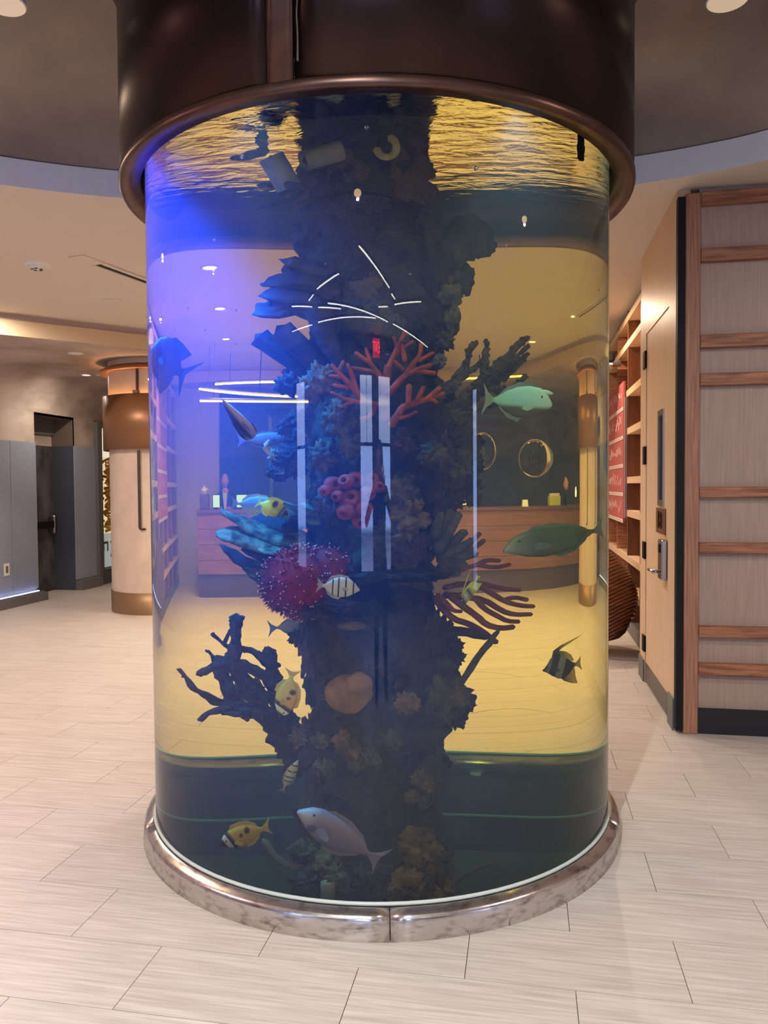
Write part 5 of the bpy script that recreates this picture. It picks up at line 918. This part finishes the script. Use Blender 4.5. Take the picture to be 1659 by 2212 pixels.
# ================================================================= PEOPLE
skin_m = mat('skin', (206, 152, 124), .5); navy_m = mat('dark_cloth', (26, 27, 34), .8); shirt_m = mat('white_shirt', (224, 220, 212), .8); jean_m = mat('dark_trousers', (24, 26, 34), .8); hair_m = mat('dark_hair', (28, 22, 18), .7); shoe_m = mat('shoe', (18, 16, 16), .5); lip_m = mat('lips', (160, 92, 84), .5)
def person(label, loc, rz, arms, top_m, h=1.0, bald=False, legs=True):
    """faces local +Y; one skinned figure, its zones coloured by cloth; face and hair are children"""
    root = thing('person', label, 'person', loc, rz)
    me = bpy.data.meshes.new('body'); V, E_, R_ = [], [], []
    def add(p, r, par=None):
        V.append(p); R_.append(r)
        if par is not None: E_.append((par, len(V)-1))
        return len(V)-1
    pel = add((0, 0, .95), (.15, .11)); wa = add((0, 0, 1.10), (.135, .10), pel); ch = add((0, -.01, 1.30), (.165, .115), wa); sh_ = add((0, -.01, 1.42), (.12, .08), ch); nk = add((0, 0, 1.50), (.055, .055), sh_); hd = add((0, .012, 1.57), (.058, .065), nk)
    for s in (-1, 1):
        if legs:
            hp = add((s*.095, 0, .88), (.088, .092), pel); kn = add((s*.11, .015, .50), (.06, .062), hp); an = add((s*.115, -.01, .10), (.042, .045), kn); he = add((s*.118, .0, .045), (.042, .04), an); to = add((s*.13, .16, .03), (.04, .026), he)
        a = arms[0 if s < 0 else 1]; s0 = add((s*.155, -.01, 1.41), (.062, .062), sh_); el = add(a[0], (.044, .044), s0); wr_ = add(a[1], (.029, .026), el)
        hv = (Vector(a[1])-Vector(a[0])).normalized() if len(a) < 3 else Vector(a[2]).normalized(); pm = add(tuple(Vector(a[1])+hv*.075), (.038, .018), wr_)
        sd = hv.cross(Vector((0, 1, .2))).normalized(); fo = hv.cross(sd).normalized(); base = Vector(a[1])+hv*.085
        for k in range(4):
            off = sd*(.024*(k-1.5)); l = (.06, .072, .068, .052)[k]; f1 = add(tuple(base+off+hv*.02), (.0095,)*2, pm); f2 = add(tuple(base+off+hv*l*.6+fo*.006), (.0085,)*2, f1); add(tuple(base+off+hv*l+fo*.022), (.0075,)*2, f2)
        t1 = add(tuple(Vector(a[1])+hv*.035+sd*.034*-s), (.011,)*2, wr_); add(tuple(Vector(a[1])+hv*.075+sd*.055*-s), (.009,)*2, t1)
    me.from_pydata([Vector(v) for v in V], E_, []); o = bpy.data.objects.new('body', me); COL.objects.link(o)
    md = o.modifiers.new('skin', 'SKIN')
    for i, sv in enumerate(me.skin_vertices[0].data): sv.radius = R_[i]; sv.use_root = (i == 0)
    sb = o.modifiers.new('sub', 'SUBSURF'); sb.levels = 2
    me2 = bpy.data.meshes.new_from_object(o.evaluated_get(bpy.context.evaluated_depsgraph_get())); bpy.data.objects.remove(o)
    bm = B(); bm.from_mesh(me2); c = Vector((0, .02, 1.645))
    hb = bmesh.ops.create_uvsphere(bm, u_segments=28, v_segments=20, radius=1.0)['verts']
    for v in hb:
        d_ = v.co.copy(); jaw = max(0, -d_.z); q = Vector((d_.x*(.076-.018*jaw), d_.y*(.097-.012*jaw), d_.z*.118))
        if d_.y > .55: q.y += .016*math.exp(-((d_.x/.16)**2+((d_.z+.12)/.2)**2))+.006*math.exp(-((d_.z+.5)/.1)**2-(d_.x/.3)**2); q.y -= .010*(math.exp(-(((d_.x-.36)/.15)**2+((d_.z-.02)/.12)**2))+math.exp(-(((d_.x+.36)/.15)**2+((d_.z-.02)/.12)**2)))
        v.co = c+q
    for s in (-1, 1): blob(bm, c+Vector((s*.078, -.005, -.01)), (.010, .022, .032), .1, 3, 2)
    for m in (skin_m, top_m, jean_m, shoe_m): me2.materials.append(m)
    tips = [Vector(a[1]) for a in arms]
    for f in bm.faces:
        p = f.calc_center_median(); hand = min((p-t_).length for t_ in tips) < .02 or any((p-t_).dot((t_-Vector(a[0])) if len(a) < 3 else Vector(a[2])) > 0 and (p-t_).length < .22 for t_, a in zip(tips, arms))
        f.smooth = True; f.material_index = 0 if (hand or p.z > 1.485) else (3 if p.z < .075 else (2 if p.z < .97 and abs(p.x) < .25 else 1))
    bm.to_mesh(me2); bm.free(); bo = bpy.data.objects.new('body', me2); COL.objects.link(bo); bo.parent = root
    for s in (-1, 1):
        bm = B(); blob(bm, c+Vector((s*.029, .083, .004)), (.013, .010, .009), 0, 0, 2); e_ = obj('eye', bm, white_m, root, True); bm = B(); blob(bm, c+Vector((s*.029, .092, .004)), (.0055, .003, .0055), 0, 0, 2); obj('iris', bm, eye_b, e_, True)
    bm = B(); blob(bm, c+Vector((0, .089, -.056)), (.024, .007, .007), 0, 0, 2); obj('mouth', bm, lip_m, root, True)
    if not bald:
        bm = B(); blob(bm, c+Vector((0, -.014, .022)), (.084, .102, .112), .06, 4, 3)
        bmesh.ops.delete(bm, geom=[v for v in bm.verts if (v.co-c).y > .045 and (v.co-c).z < .065 or (v.co-c).z < -.07], context='VERTS'); obj('hair', bm, hair_m, root, True)
    root.scale = (h,)*3; return root
# clerk at the desk
p_ = hit_far(486, 1040, 8.75)
cl = person('bald person in a dark jacket and white shirt standing behind the desk', (p_.x, 8.75, 0), pi, [((-.26, .12, 1.16), (-.14, .33, 1.20)), ((.26, .12, 1.16), (.14, .33, 1.20))], navy_m, 1.0, True)
bm = B(); solid(bm, [(-.055, 1.47), (.055, 1.47), (.012, 1.14), (-.012, 1.14)], .012, lambda a, b, t_: (a, .112+t_, b)); obj('shirt_front', bm, shirt_m, cl)
# the photographer, seen only as a reflection: stands right behind the camera, phone held up in front
ph = CAM-HEAD*.36
pg = person('person in dark clothes holding up a phone, mirrored in the tank', (ph.x, ph.y, 0), YAW, [((-.36, .06, 1.20), (-.085, .29, 1.45), (.25, .25, .9)), ((.34, .06, 1.20), (.085, .29, 1.45), (-.25, .25, .9))], navy_m, 1.06)
t = thing('phone', 'black phone held up by the person mirrored in the tank', 'phone', CAM-HEAD*.03-Vector((0, 0, .055)), YAW); obj('case', bevel(box(B(), -.038, .038, -.005, .005, -.075, .075), .004), black_m, t); obj('screen', box(B(), -.034, .034, -.0065, -.005, -.07, .07), mat('phone_screen', (30, 34, 40), .1), t)
